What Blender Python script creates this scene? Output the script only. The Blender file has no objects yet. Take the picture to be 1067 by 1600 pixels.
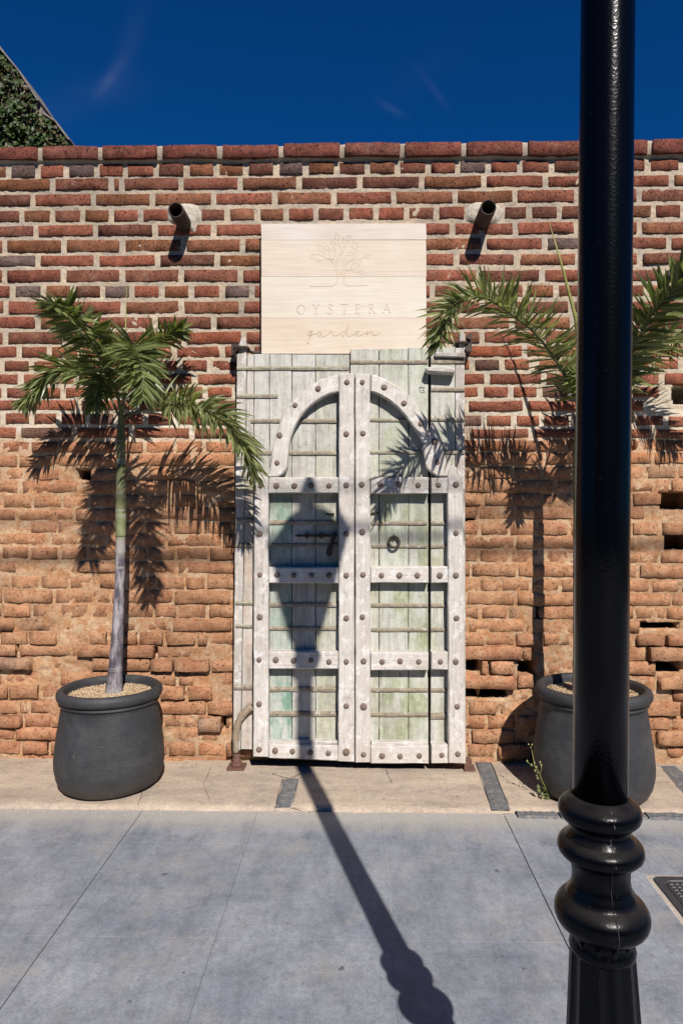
import bpy, math, random
import numpy as np
from mathutils import Vector
random.seed(7); rng = np.random.default_rng(7)
S = bpy.context.scene
COL = S.collection
PI = math.pi
# ------------------------------------------------------------------ camera
YAW = 0.0225; CAMZ = 1.3
cam = bpy.data.cameras.new('camera'); camo = bpy.data.objects.new('camera', cam); COL.objects.link(camo)
camo.location = (0, 0, CAMZ); camo.rotation_euler = (PI/2, 0, YAW)
cam.sensor_fit = 'VERTICAL'; cam.sensor_height = 36; cam.sensor_width = 24; cam.lens = 24.0
cam.clip_start = 0.05; cam.clip_end = 500
S.camera = camo
# ------------------------------------------------------------------ sun and sky
TO_SUN = Vector((0.28, -1.0, 0.93)).normalized()
ELEV = math.asin(TO_SUN.z); AZ = math.atan2(TO_SUN.x, TO_SUN.y)
sl = bpy.data.lights.new('sun', 'SUN'); slo = bpy.data.objects.new('sun', sl); COL.objects.link(slo)
sl.energy = 4.7; sl.angle = math.radians(0.53); sl.color = (1.0, 0.955, 0.89)
slo.rotation_euler = TO_SUN.to_track_quat('Z', 'Y').to_euler(); slo.location = (2, -6, 8)
world = bpy.data.worlds.new('World'); S.world = world; world.use_nodes = True
wn, wl = world.node_tree.nodes, world.node_tree.links
wn.clear()
wo = wn.new('ShaderNodeOutputWorld'); bg = wn.new('ShaderNodeBackground'); bg.inputs['Strength'].default_value = 0.0455
sky = wn.new('ShaderNodeTexSky'); sky.sky_type = 'NISHITA'; sky.sun_disc = False
sky.sun_elevation = ELEV; sky.sun_rotation = AZ; sky.altitude = 600; sky.air_density = 0.9; sky.dust_density = 0.15; sky.ozone_density = 4.0
tint = wn.new('ShaderNodeMix'); tint.data_type = 'RGBA'; tint.blend_type = 'MULTIPLY'; tint.inputs[0].default_value = 1.0
tint.inputs[7].default_value = (0.04, 0.58, 1.18, 1)
wl.new(sky.outputs[0], tint.inputs[6])
tc = wn.new('ShaderNodeTexCoord')
def wmath(op, a, b=None, c=None):
    n = wn.new('ShaderNodeMath'); n.operation = op
    for i, v in enumerate((a, b, c)):
        if v is None: continue
        if isinstance(v, (int, float)): n.inputs[i].default_value = v
        else: wl.new(v, n.inputs[i])
    return n.outputs[0]
def wisp(px, py, ang, lu, lv, amount):
    a, b = (px-533.5)/1067, (800-py)/1067
    d = Vector((a*math.cos(YAW)-math.sin(YAW), a*math.sin(YAW)+math.cos(YAW), b)).normalized()
    rt = d.cross(Vector((0, 0, 1))).normalized(); up = rt.cross(d)
    u = rt*math.cos(ang)+up*math.sin(ang); v = up*math.cos(ang)-rt*math.sin(ang)
    outs = []
    for ax, ln in ((u, lu), (v, lv)):
        n = wn.new('ShaderNodeVectorMath'); n.operation = 'DOT_PRODUCT'; wl.new(tc.outputs['Generated'], n.inputs[0]); n.inputs[1].default_value = ax
        outs.append(wmath('DIVIDE', n.outputs['Value'], ln))
    r2 = wmath('ADD', wmath('MULTIPLY', outs[0], outs[0]), wmath('MULTIPLY', outs[1], outs[1]))
    g = wmath('MULTIPLY', wmath('EXPONENT', wmath('MULTIPLY', r2, -1.0)), amount)
    m = wn.new('ShaderNodeVectorMath'); m.operation = 'DOT_PRODUCT'; wl.new(tc.outputs['Generated'], m.inputs[0]); m.inputs[1].default_value = d
    return wmath('MULTIPLY', g, wmath('GREATER_THAN', m.outputs['Value'], 0.0))
nz = wn.new('ShaderNodeTexNoise'); nz.inputs['Scale'].default_value = 9; nz.inputs['Detail'].default_value = 7; nz.inputs['Distortion'].default_value = 1.2
wl.new(tc.outputs['Generated'], nz.inputs['Vector'])
tot = None
for args in ((170, 125, 0.95, .026, .006, .8), (125, 160, 0.45, .06, .016, .35), (678, 140, -0.9, .025, .004, .8), (612, 170, -0.5, .018, .004, .9), (205, 65, 1.2, .04, .012, .25), (655, 115, 0.4, .05, .02, .12)):
    w_ = wisp(*args); tot = w_ if tot is None else wmath('ADD', tot, w_)
cl = wmath('MULTIPLY', tot, wmath('MULTIPLY', nz.outputs[0], nz.outputs[0]))
cm = wn.new('ShaderNodeMix'); cm.data_type = 'RGBA'; cm.clamp_factor = True
wl.new(wmath('MULTIPLY', cl, 0.38), cm.inputs[0]); wl.new(tint.outputs[2], cm.inputs[6]); cm.inputs[7].default_value = (3.2, 4.0, 7.0, 1)
wl.new(cm.outputs[2], bg.inputs['Color']); wl.new(bg.outputs[0], wo.inputs[0])
vs = S.view_settings; vs.view_transform = 'Standard'; vs.look = 'None'; vs.gamma = 1; vs.use_curve_mapping = False; vs.exposure = 0.35
S.cycles.diffuse_bounces = 1
# ------------------------------------------------------------------ helpers
D = 3.556
def W(px, py, Y):
    a, b = (px-533.5)/1067, (800-py)/1067
    x = a*math.cos(YAW)-math.sin(YAW); y = a*math.sin(YAW)+math.cos(YAW)
    t = Y/y
    return Vector((x*t, Y, CAMZ+b*t))
def srgb(r, g, b, k=1.0):
    f = lambda c: ((c/255+0.055)/1.055)**2.4 if c > 10 else c/255/12.92
    return (f(r)*k, f(g)*k, f(b)*k, 1)
WO = {}
def worg(o): return WO.get(o.name, Vector((0, 0, 0)))
def prop(o, label=None, cat=None, group=None, kind=None):
    if label: o['label'] = label
    if cat: o['category'] = cat
    if group: o['group'] = group
    if kind: o['kind'] = kind
    return o
def empty(name, loc, **k):
    o = bpy.data.objects.new(name, None); COL.objects.link(o); o.location = loc; o.empty_display_size = 0.1
    WO[o.name] = Vector(loc); return prop(o, **k)
def place(o, org, parent):
    WO[o.name] = Vector(org)
    if parent is not None:
        o.parent = parent; o.location = Vector(org)-worg(parent)
    else: o.location = org
def mesh(name, V, F, mat=None, parent=None, smooth=False, color=None, origin=None, **k):
    """V in world coordinates"""
    V = np.asarray(V, float)
    org = Vector(origin) if origin is not None else Vector(((V[:, 0].min()+V[:, 0].max())/2, (V[:, 1].min()+V[:, 1].max())/2, V[:, 2].min()))
    me = bpy.data.meshes.new(name); me.from_pydata((V-np.array(org)).tolist(), [], F)
    if smooth: me.shade_smooth()
    if mat: me.materials.append(mat)
    o = bpy.data.objects.new(name, me); COL.objects.link(o); place(o, org, parent)
    if color: o.color = tuple(color)
    return prop(o, **k)
def inst(name, me, loc, parent=None, scale=None, rot=None, color=None, **k):
    o = bpy.data.objects.new(name, me); COL.objects.link(o); place(o, loc, parent)
    if scale: o.scale = scale
    if rot: o.rotation_euler = rot
    if color: o.color = tuple(color)
    return prop(o, **k)
class MB:
    def __init__(s): s.V = []; s.F = []
    def add(s, V, F):
        n = len(s.V); s.V += [tuple(v) for v in V]; s.F += [tuple(i+n for i in f) for f in F]
    def build(s, name, mat, parent=None, **k): return mesh(name, s.V, s.F, mat, parent, **k)
def box(x0, x1, y0, y1, z0, z1):
    V = [(x0, y0, z0), (x1, y0, z0), (x1, y1, z0), (x0, y1, z0), (x0, y0, z1), (x1, y0, z1), (x1, y1, z1), (x0, y1, z1)]
    return V, [(0, 3, 2, 1), (4, 5, 6, 7), (0, 1, 5, 4), (1, 2, 6, 5), (2, 3, 7, 6), (3, 0, 4, 7)]
def catmull(P, n=8):
    P = [Vector(p) for p in P]; out = []
    for i in range(len(P)-1):
        p0 = P[i-1] if i else P[0]*2-P[1]; p1, p2 = P[i], P[i+1]; p3 = P[i+2] if i+2 < len(P) else P[-1]*2-P[-2]
        for k in range(n):
            t = k/n
            out.append(0.5*((2*p1)+(p2-p0)*t+(2*p0-5*p1+4*p2-p3)*t*t+(3*p1-p0-3*p2+p3)*t**3))
    out.append(P[-1]); return out
def tube(P, R, n=8, cap=True):
    """P list of Vector, R radius or list"""
    P = [Vector(p) for p in P]
    if isinstance(R, (int, float)): R = [R]*len(P)
    V = []; F = []
    T0 = (P[1]-P[0]).normalized(); N = T0.orthogonal().normalized()
    for i, p in enumerate(P):
        T = (P[min(i+1, len(P)-1)]-P[max(i-1, 0)]).normalized()
        N = (N-T*N.dot(T)).normalized(); B = T.cross(N)
        for k in range(n):
            a = 2*PI*k/n; V.append(p+(N*math.cos(a)+B*math.sin(a))*R[i])
    for i in range(len(P)-1):
        for k in range(n):
            F.append((i*n+k, i*n+(k+1) % n, (i+1)*n+(k+1) % n, (i+1)*n+k))
    if cap:
        F.append(tuple(range(n))[::-1]); F.append(tuple((len(P)-1)*n+k for k in range(n)))
    return V, F
def lathe(prof, cx, cy, n=48, wob=0.0, close=False):
    V = []; F = []
    ph = [random.uniform(0, 6.28) for _ in range(4)]
    for j, (r, z) in enumerate(prof):
        for k in range(n):
            a = 2*PI*k/n
            rr = r*(1+wob*(math.sin(2*a+ph[0])+.6*math.sin(3*a+ph[1]+z*4)+.4*math.sin(5*a+ph[2]+z*9)))
            V.append((cx+rr*math.cos(a), cy+rr*math.sin(a), z+wob*0.15*math.sin(a*2+ph[3])))
    for j in range(len(prof)-1):
        for k in range(n):
            F.append((j*n+k, j*n+(k+1) % n, (j+1)*n+(k+1) % n, (j+1)*n+k))
    F.append(tuple(range(n))[::-1]); F.append(tuple((len(prof)-1)*n+k for k in range(n)))
    return V, F
_lat = rng.random((256, 256))
def vnoise(x, z, s, off=0.0):
    """numpy value noise in 0..1 with features of size 1/s"""
    x = np.asarray(x)*s+off*17.3+1000; z = np.asarray(z)*s+off*9.1+1000
    xi = np.floor(x).astype(int); zi = np.floor(z).astype(int); fx = x-xi; fz = z-zi
    fx = fx*fx*(3-2*fx); fz = fz*fz*(3-2*fz)
    g = lambda i, j: _lat[i % 256, j % 256]
    return (g(xi, zi)*(1-fx)+g(xi+1, zi)*fx)*(1-fz)+(g(xi, zi+1)*(1-fx)+g(xi+1, zi+1)*fx)*fz
def fbm(x, z, s, o=4, off=0.0):
    t = 0; a = 0.5; n = 0
    for k in range(o): t = t+a*vnoise(x, z, s*2**k, off+k); n += a; a *= 0.55
    return t/n
# ------------------------------------------------------------------ materials
class M:
    def __init__(s, name, rough=0.8, spec=0.3):
        s.m = bpy.data.materials.new(name); s.m.use_nodes = True
        s.n = s.m.node_tree.nodes; s.l = s.m.node_tree.links
        s.b = s.n['Principled BSDF']; s.b.inputs['Roughness'].default_value = rough; s.b.inputs['Specular IOR Level'].default_value = spec
        s.pos = s.n.new('ShaderNodeNewGeometry').outputs['Position']
    def noise(s, scale, detail=5, vec=None, stretch=None, rough=0.6, dist=0.0, off=None):
        n = s.n.new('ShaderNodeTexNoise'); n.inputs['Scale'].default_value = scale; n.inputs['Detail'].default_value = detail
        n.inputs['Roughness'].default_value = rough; n.inputs['Distortion'].default_value = dist
        v = vec or s.pos
        if stretch or off:
            mp = s.n.new('ShaderNodeMapping'); s.l.new(v, mp.inputs[0])
            if stretch: mp.inputs['Scale'].default_value = stretch
            if off: mp.inputs['Location'].default_value = off
            v = mp.outputs[0]
        s.l.new(v, n.inputs['Vector']); return n.outputs[0]
    def ramp(s, fac, stops):
        r = s.n.new('ShaderNodeValToRGB'); e = r.color_ramp.elements
        while len(e) < len(stops): e.new(0.5)
        for i, (p, c) in enumerate(stops):
            e[i].position = p; e[i].color = c if isinstance(c, tuple) else (c, c, c, 1)
        s.l.new(fac, r.inputs[0]); return r.outputs[0]
    def mix(s, fac, a, b, mode='MIX'):
        n = s.n.new('ShaderNodeMix'); n.data_type = 'RGBA'; n.blend_type = mode
        for i, v in ((0, fac), (6, a), (7, b)):
            if isinstance(v, (int, float)): n.inputs[i].default_value = v if i == 0 else (v, v, v, 1)
            elif isinstance(v, tuple): n.inputs[i].default_value = v
            else: s.l.new(v, n.inputs[i])
        return n.outputs[2]
    def math(s, op, a, b=0.0, c=None, clamp=False):
        n = s.n.new('ShaderNodeMath'); n.operation = op; n.use_clamp = clamp
        for i, v in enumerate((a, b, c)):
            if v is None: continue
            if isinstance(v, (int, float)): n.inputs[i].default_value = v
            else: s.l.new(v, n.inputs[i])
        return n.outputs[0]
    def z(s):
        n = s.n.new('ShaderNodeSeparateXYZ'); s.l.new(s.pos, n.inputs[0]); return n.outputs
    def bump(s, h, dist, strength=1.0, prev=None):
        n = s.n.new('ShaderNodeBump'); n.inputs['Distance'].default_value = dist; n.inputs['Strength'].default_value = strength
        s.l.new(h, n.inputs['Height'])
        if prev is not None: s.l.new(prev, n.inputs['Normal'])
        return n.outputs[0]
    def out(s, col=None, nrm=None, rough=None):
        if col is not None:
            if isinstance(col, tuple): s.b.inputs['Base Color'].default_value = (col[0]*.79, col[1]*.79, col[2]*.79, 1)
            else: s.l.new(s.mix(1.0, col, .79, 'MULTIPLY'), s.b.inputs['Base Color'])
        if nrm is not None: s.l.new(nrm, s.b.inputs['Normal'])
        if rough is not None: s.l.new(rough, s.b.inputs['Roughness'])
        return s.m
    def objcol(s): return s.n.new('ShaderNodeObjectInfo').outputs['Color']
def brick_mat(name, attr):
    m = M(name, 0.9, 0.15)
    if attr:
        a = m.n.new('ShaderNodeAttribute'); a.attribute_name = 'bc'; base = a.outputs['Color']
    else: base = m.objcol()
    xyz = m.z()
    n1 = m.noise(22, 6, rough=0.7); n2 = m.noise(90, 5, rough=0.7); n3 = m.noise(300, 3)
    c = m.mix(1.0, base, m.ramp(n1, [(0.32, 0.66), (0.66, 1.28)]), 'MULTIPLY')
    c = m.mix(1.0, c, m.ramp(n2, [(0.34, 0.66), (0.64, 1.22)]), 'MULTIPLY'); c = m.mix(1.0, c, m.ramp(n3, [(0.34, 0.80), (0.64, 1.16)]), 'MULTIPLY')
    pit = m.ramp(n2, [(0.33, 1.0), (0.39, 0.0)])
    c = m.mix(m.math('MULTIPLY', pit, 0.65), c, (0.05, 0.025, 0.015, 1))
    # pale lime and sand dust lying on the faces
    dust = m.ramp(m.noise(14, 7, rough=0.75, off=(3, 1, 5)), [(0.53, 0.0), (0.68, 1.0)])
    c = m.mix(m.math('MULTIPLY', dust, 0.22), c, (0.52, 0.38, 0.27, 1))
    lime = m.ramp(m.noise(120, 5, rough=0.8, off=(9, 1, 5)), [(0.60, 0.0), (0.66, 1.0)])
    band = m.ramp(m.math('DIVIDE', xyz[2], 3.0), [(0.40, 0.15), (0.56, 0.7), (0.62, 0.6), (0.67, 0.10)])
    c = m.mix(m.math('MULTIPLY', lime, band), c, (0.75, 0.68, 0.58, 1))
    wash = m.ramp(m.math('DIVIDE', m.math('ADD', xyz[2], m.math('MULTIPLY', n1, 0.25)), 3.0), [(0.08, 0.75), (0.3, 0.85), (0.55, 0.72), (0.585, 0.35), (0.63, 0.0)])
    wn_ = m.ramp(m.noise(10, 6, rough=0.7, off=(1, 7, 2)), [(0.35, 0.35), (0.6, 1.0)])
    c = m.mix(m.math('MULTIPLY', wash, wn_), c, m.mix(m.ramp(n1, [(0.35, 0.0), (0.65, 1.0)]), (0.47, 0.235, 0.120, 1), (0.64, 0.385, 0.225, 1)))
    c = m.mix(1.0, c, m.ramp(m.noise(1.3, 7, rough=.7, off=(5, 5, 5)), [(.34, .74), (.52, 1.0), (.7, 1.08)]), 'MULTIPLY'); c = m.mix(1.0, c, m.ramp(m.math('DIVIDE', xyz[2], 3.2), [(.80, 1.0), (.97, (.80, .80, .82, 1))]), 'MULTIPLY')
    b = m.bump(n1, 0.0022); b = m.bump(n2, 0.0034, prev=b); b = m.bump(n3, 0.0016, prev=b); b = m.bump(m.ramp(n2, [(0.30, 0.0), (0.40, 1.0)]), 0.0045, prev=b)
    return m.out(c, b)
BR = brick_mat('brick_clay', False); BRA = brick_mat('brick_clay_joined', True)
def mortar_mat():
    m = M('mortar', 0.95, 0.1); xyz = m.z()
    n1 = m.noise(5, 6, rough=0.7); n2 = m.noise(70, 6, rough=0.75); n3 = m.noise(260, 3); n0 = m.noise(1.6, 4)
    zz = m.math('ADD', m.math('DIVIDE', xyz[2], 3.0), m.math('MULTIPLY', m.math('SUBTRACT', n1, 0.5), 0.12))
    c = m.ramp(zz, [(0.02, srgb(198, 156, 120)), (0.20, srgb(204, 160, 122)), (0.45, srgb(212, 168, 130)), (0.545, srgb(216, 174, 138)), (0.585, srgb(234, 220, 200)), (0.625, srgb(226, 212, 190)), (0.68, srgb(214, 198, 176)), (0.9, srgb(196, 180, 162))])
    lime = m.ramp(m.noise(9, 8, rough=0.75, off=(4, 0, 1), dist=0.4), [(0.46, 0.0), (0.56, 1.0)])
    c = m.mix(m.math('MULTIPLY', lime, 0.55), c, srgb(228, 202, 170))
    sand = m.ramp(m.noise(16, 6, rough=0.7, off=(4, 7, 1)), [(0.47, 0.0), (0.6, 1.0)])
    low = m.ramp(zz, [(0.50, 0.75), (0.58, 0.0)])
    c = m.mix(m.math('MULTIPLY', sand, low), c, srgb(194, 134, 90))
    c = m.mix(1.0, c, m.ramp(n2, [(0.28, 0.55), (0.5, 1.05)]), 'MULTIPLY')
    c = m.mix(1.0, c, m.ramp(m.noise(2.5, 5, off=(2, 2, 2)), [(0.34, 0.72), (0.6, 1.04)]), 'MULTIPLY')
    b = m.bump(n2, 0.006); b = m.bump(n3, 0.0025, prev=b)
    return m.out(c, b)
MORT = mortar_mat()
def wood_mat(name, vert=True, groove=1.0):
    m = M(name, 0.72, 0.25); base = m.objcol()
    st = (1, 1, 0.06) if vert else (0.06, 1, 1)
    g1 = m.noise(75, 6, stretch=st, rough=0.7, dist=0.6); g2 = m.noise(230, 4, stretch=st, rough=0.6)
    patch = m.noise(7, 7, stretch=(1, 1, 0.5) if vert else (0.5, 1, 1), rough=0.7)
    spots = m.noise(38, 6, rough=0.75, off=(5, 3, 1))
    c = m.mix(m.ramp(patch, [(0.42, 0.0), (0.62, 0.75)]), base, (0.80, 0.74, 0.68, 1))
    c = m.mix(1.0, c, m.ramp(g1, [(0.25, 0.66), (0.5, 1.0), (0.8, 1.08)]), 'MULTIPLY')
    c = m.mix(1.0, c, m.ramp(g2, [(0.3, 0.84), (0.65, 1.05)]), 'MULTIPLY')
    brown = m.ramp(m.noise(11, 8, stretch=st, rough=0.75, off=(2, 2, 7)), [(0.56, 0.0), (0.68, 0.6)])
    c = m.mix(brown, c, (0.30, 0.235, 0.19, 1))
    dark = m.ramp(spots, [(0.29, 0.85), (0.35, 0.0)])
    c = m.mix(dark, c, (0.16, 0.14, 0.12, 1))
    c = m.mix(m.ramp(m.noise(2.6, 8, rough=.72, off=(7, 3, 2)), [(.45, 0.0), (.68, .5)]), c, (0.50, 0.42, 0.35, 1))
    chalk = m.ramp(m.noise(19, 8, rough=.8, off=(4, 8, 1)), [(.53, 0.0), (.58, .75)]); c = m.mix(chalk, c, (0.88, 0.85, 0.82, 1))
    grime = m.ramp(m.noise(13, 8, rough=.8, off=(9, 2, 6)), [(.34, .6), (.43, 0.0)]); c = m.mix(grime, c, (0.34, 0.31, 0.29, 1))
    peel = m.ramp(m.noise(130, 5, stretch=(1, 1, 0.35) if vert else (0.35, 1, 1), rough=0.7, off=(1, 1, 9)), [(0.33, 0.55), (0.39, 0.0)])
    c = m.mix(peel, c, (0.22, 0.20, 0.17, 1))
    b = m.bump(g1, 0.0028*groove); b = m.bump(g2, 0.0012*groove, prev=b); b = m.bump(spots, 0.001, prev=b)
    return m.out(c, b)
WV = wood_mat('old_wood_upright', True); WH = wood_mat('old_wood_level', False)
def paint_mat(name, vert=True):
    """thick flaking lime paint over planks: object colour with white patches"""
    m = M(name, 0.8, 0.2); base = m.objcol()
    st = (1, 1, 0.12) if vert else (0.12, 1, 1)
    g1 = m.noise(60, 6, stretch=st, rough=0.7, dist=0.5)
    p1 = m.noise(5.5, 8, stretch=(1.3, 1, 0.6), rough=0.72, dist=0.5, off=(7, 0, 0)); p2 = m.noise(26, 8, rough=0.78, off=(0, 5, 3))
    xyz = m.z(); hi = m.ramp(m.math('ADD', m.math('DIVIDE', xyz[2], 3.0), m.math('MULTIPLY', p1, 0.1)), [(0.50, 0.0), (0.54, 0.8)])
    fade = m.math('MAXIMUM', m.ramp(p1, [(0.43, 0.0), (0.57, 0.85)]), m.math('MULTIPLY', hi, m.ramp(m.noise(9, 6, stretch=st, rough=.7, off=(8, 8, 2)), [(.40, 1.0), (.62, .35)])))
    c = m.mix(fade, base, (0.70, 0.68, 0.63, 1))
    c = m.mix(m.ramp(p2, [(0.50, 0.0), (0.58, 0.7)]), c, m.mix(0.5, base, (0.70, 0.70, 0.66, 1)))
    c = m.mix(m.ramp(m.noise(3.2, 6, rough=0.7, off=(1, 2, 8)), [(0.47, 0.0), (0.66, 0.55)]), c, (0.36, 0.34, 0.26, 1))
    c = m.mix(m.ramp(p2, [(0.31, 0.9), (0.38, 0.0)]), c, (0.17, 0.14, 0.10, 1))
    c = m.mix(1.0, c, m.ramp(m.noise(16, 7, rough=.75, stretch=st, off=(6, 6, 6)), [(.30, .62), (.50, 1.0), (.7, 1.05)]), 'MULTIPLY')
    streak = m.ramp(m.noise(95, 6, stretch=(1, 1, 0.05) if vert else (0.05, 1, 1), rough=0.7, off=(3, 3, 3)), [(0.32, 0.6), (0.40, 0.0)])
    c = m.mix(streak, c, (0.24, 0.21, 0.16, 1))
    c = m.mix(1.0, c, m.ramp(g1, [(0.3, 0.82), (0.6, 1.06)]), 'MULTIPLY')
    b = m.bump(g1, 0.0016); b = m.bump(m.ramp(p2, [(0.28, 0.0), (0.5, 1.0)]), 0.0018, prev=b)
    return m.out(c, b)
PV = paint_mat('flaking_paint_upright', True); PH = paint_mat('flaking_paint_level', False)
def batten_mat():
    m = M('dusty_batten_wood', 0.85, 0.15); base = m.objcol(); n = m.noise(22, 7, rough=.75, stretch=(.5, 1, 1)); n2 = m.noise(70, 5, rough=.7)
    c = m.mix(m.ramp(n, [(.40, 0.0), (.58, .8)]), base, (0.33, 0.27, 0.20, 1)); c = m.mix(1.0, c, m.ramp(n2, [(.3, .6), (.6, 1.08)]), 'MULTIPLY')
    c = m.mix(m.ramp(m.noise(30, 6, off=(3, 3, 3)), [(.56, 0.0), (.66, .7)]), c, (0.62, 0.58, 0.52, 1))
    return m.out(c, m.bump(n2, .002))
BTM = batten_mat()
def sign_mat():
    m = M('pale_sign_wood', 0.55, 0.3); base = m.objcol()
    w = m.noise(30, 5, stretch=(0.05, 1, 1), rough=0.6, dist=1.5); g = m.noise(150, 4, stretch=(0.05, 1, 1)); big = m.noise(3.0, 3)
    c = m.mix(1.0, base, m.ramp(w, [(0.3, (0.94, 0.91, 0.87, 1)), (0.65, (1.03, 1.02, 1.01, 1))]), 'MULTIPLY')
    c = m.mix(1.0, c, m.ramp(g, [(0.3, 0.93), (0.7, 1.03)]), 'MULTIPLY'); c = m.mix(1.0, c, m.ramp(big, [(0.35, (0.95, 0.92, 0.88, 1)), (0.65, 1.02)]), 'MULTIPLY')
    return m.out(c, m.bump(g, 0.0008))
SG = sign_mat()
def metal(name, c1, c2, rough=0.7, scale=40, bd=0.0015, spec=0.4):
    m = M(name, rough, spec); n = m.noise(scale, 6, rough=0.7)
    return m.out(m.mix(m.ramp(n, [(0.35, 0.0), (0.65, 1.0)]), c1, c2), m.bump(n, bd))
STUD = metal('rusty_stud', srgb(104, 84, 72), srgb(150, 132, 120), 0.75, 160)
IRON = metal('old_black_iron', srgb(46, 38, 34), srgb(84, 66, 56), 0.65, 60)
RUST = metal('red_rust_iron', srgb(98, 66, 56), srgb(128, 94, 80), 0.85, 70)
TUBEM = metal('weathered_pipe', srgb(52, 42, 38), srgb(88, 70, 60), 0.7, 40)
PIPEIN = metal('pipe_inside', (0.02, 0.018, 0.015, 1), (0.04, 0.035, 0.03, 1), 0.9, 30)
EMB = M('burnt_engraving', 0.8).out(srgb(206, 184, 160))
def black_paint():
    m = M('glossy_black_enamel', 0.19, 0.15); n = m.noise(210, 2, rough=0.5); n2 = m.noise(14, 4)
    pass
    d = m.ramp(m.noise(420, 2, off=(3, 1, 1)), [(0.75, 0.0), (0.79, 1.0)])
    dusty = m.ramp(n2, [(0.45, 0.0), (0.75, 0.25)])
    nn = m.n.new('ShaderNodeNewGeometry'); sx = m.n.new('ShaderNodeSeparateXYZ'); m.l.new(nn.outputs['Normal'], sx.inputs[0])
    top = m.math('MULTIPLY', m.ramp(sx.outputs[2], [(0.35, 0.0), (0.85, 1.0)]), m.ramp(n2, [(0.35, 0.25), (0.7, 0.8)]))
    c = m.mix(top, m.mix(d, (0.0016, 0.0020, 0.0036, 1), (0.2, 0.2, 0.2, 1)), (0.042, 0.036, 0.032, 1))
    r = m.math('ADD', 0.20, m.math('MULTIPLY', top, 0.3))
    return m.out(c, m.bump(n, 0.00045, 0.9), r)
BLK = black_paint()
def pot_mat():
    m = M('charcoal_fired_clay', 0.62, 0.35); n = m.noise(6, 6, rough=0.65, stretch=(1, 1, 1.6)); n2 = m.noise(130, 4); n3 = m.noise(45, 5, off=(3, 3, 3))
    c = m.ramp(n, [(0.3, srgb(50, 50, 53)), (0.55, srgb(64, 64, 66)), (0.75, srgb(80, 78, 76))])
    c = m.mix(m.ramp(n3, [(0.66, 0.0), (0.72, 0.6)]), c, (0.18, 0.16, 0.14, 1))
    n4 = m.noise(11, 8, rough=.75, off=(1, 9, 3)); c = m.mix(1.0, c, m.ramp(n4, [(.32, .72), (.5, 1.0), (.68, 1.22)]), 'MULTIPLY')
    xyz = m.z(); low = m.ramp(m.math('ADD', xyz[2], m.math('MULTIPLY', n4, .12)), [(.05, .5), (.16, 0.0)]); c = m.mix(low, c, (0.13, 0.105, 0.085, 1))
    b = m.bump(m.noise(1.0, 2, stretch=(8, 8, 110)), 0.002, 0.5); b = m.bump(n2, 0.0008, prev=b)
    return m.out(c, b)
POT = pot_mat()
def paving_mat():
    m = M('blue_grey_concrete', 0.55, 0.35)
    n1 = m.noise(1.9, 10, rough=0.76, dist=0.3); n2 = m.noise(7, 9, rough=0.76, dist=0.4, stretch=(1.5, 0.5, 1)); n3 = m.noise(160, 4, rough=0.7); n4 = m.noise(4, 8, rough=0.7, stretch=(0.5, 2.2, 1), off=(4, 4, 0), dist=0.8)
    c = m.ramp(n1, [(0.34, srgb(126, 132, 143)), (0.5, srgb(146, 150, 158)), (0.66, srgb(168, 171, 176))])
    c = m.mix(1.0, c, m.ramp(n2, [(0.32, 0.80), (0.5, 1.0), (0.68, 1.15)]), 'MULTIPLY')
    c = m.mix(1.0, c, m.ramp(n4, [(0.32, 0.86), (0.5, 1.0), (0.7, 1.07)]), 'MULTIPLY')
    n5 = m.noise(22, 9, rough=0.8, stretch=(1.4, 0.5, 1), off=(9, 1, 0), dist=0.3); n6 = m.noise(60, 7, rough=0.8, off=(9, 4, 0))
    c = m.mix(1.0, c, m.ramp(n5, [(0.34, 0.86), (0.5, 1.0), (0.66, 1.09)]), 'MULTIPLY'); c = m.mix(1.0, c, m.ramp(n6, [(0.36, 0.84), (0.5, 1.0), (0.64, 1.10)]), 'MULTIPLY')
    tan = m.ramp(m.noise(3.3, 9, rough=0.75, off=(2, 8, 0)), [(0.52, 0.0), (0.64, 0.6)])
    c = m.mix(tan, c, srgb(168, 164, 160))
    xyz = m.z(); edge = m.math('MULTIPLY', m.ramp(m.math('ADD', m.math('DIVIDE', xyz[1], 3.0), m.math('MULTIPLY', n2, 0.06)), [(0.95, 0.0), (1.01, 1.0)]), 0.85)
    c = m.mix(edge, c, srgb(186, 180, 172))
    c = m.mix(1.0, c, m.ramp(n3, [(0.36, 0.84), (0.64, 1.10)]), 'MULTIPLY'); c = m.mix(m.ramp(m.noise(85, 3, rough=.6, off=(7, 7, 0)), [(.70, 0.0), (.74, .6)]), c, srgb(90, 92, 98))
    wear = m.ramp(m.noise(33, 6, rough=0.8, off=(6, 1, 0)), [(0.31, 0.55), (0.37, 0.0)])
    c = m.mix(wear, c, srgb(84, 88, 98))
    r = m.ramp(n1, [(0.3, 0.48), (0.7, 0.7)])
    b = m.bump(n3, 0.0006); b = m.bump(n2, 0.0015, prev=b)
    return m.out(c, b, r)
PAV = paving_mat()
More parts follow.
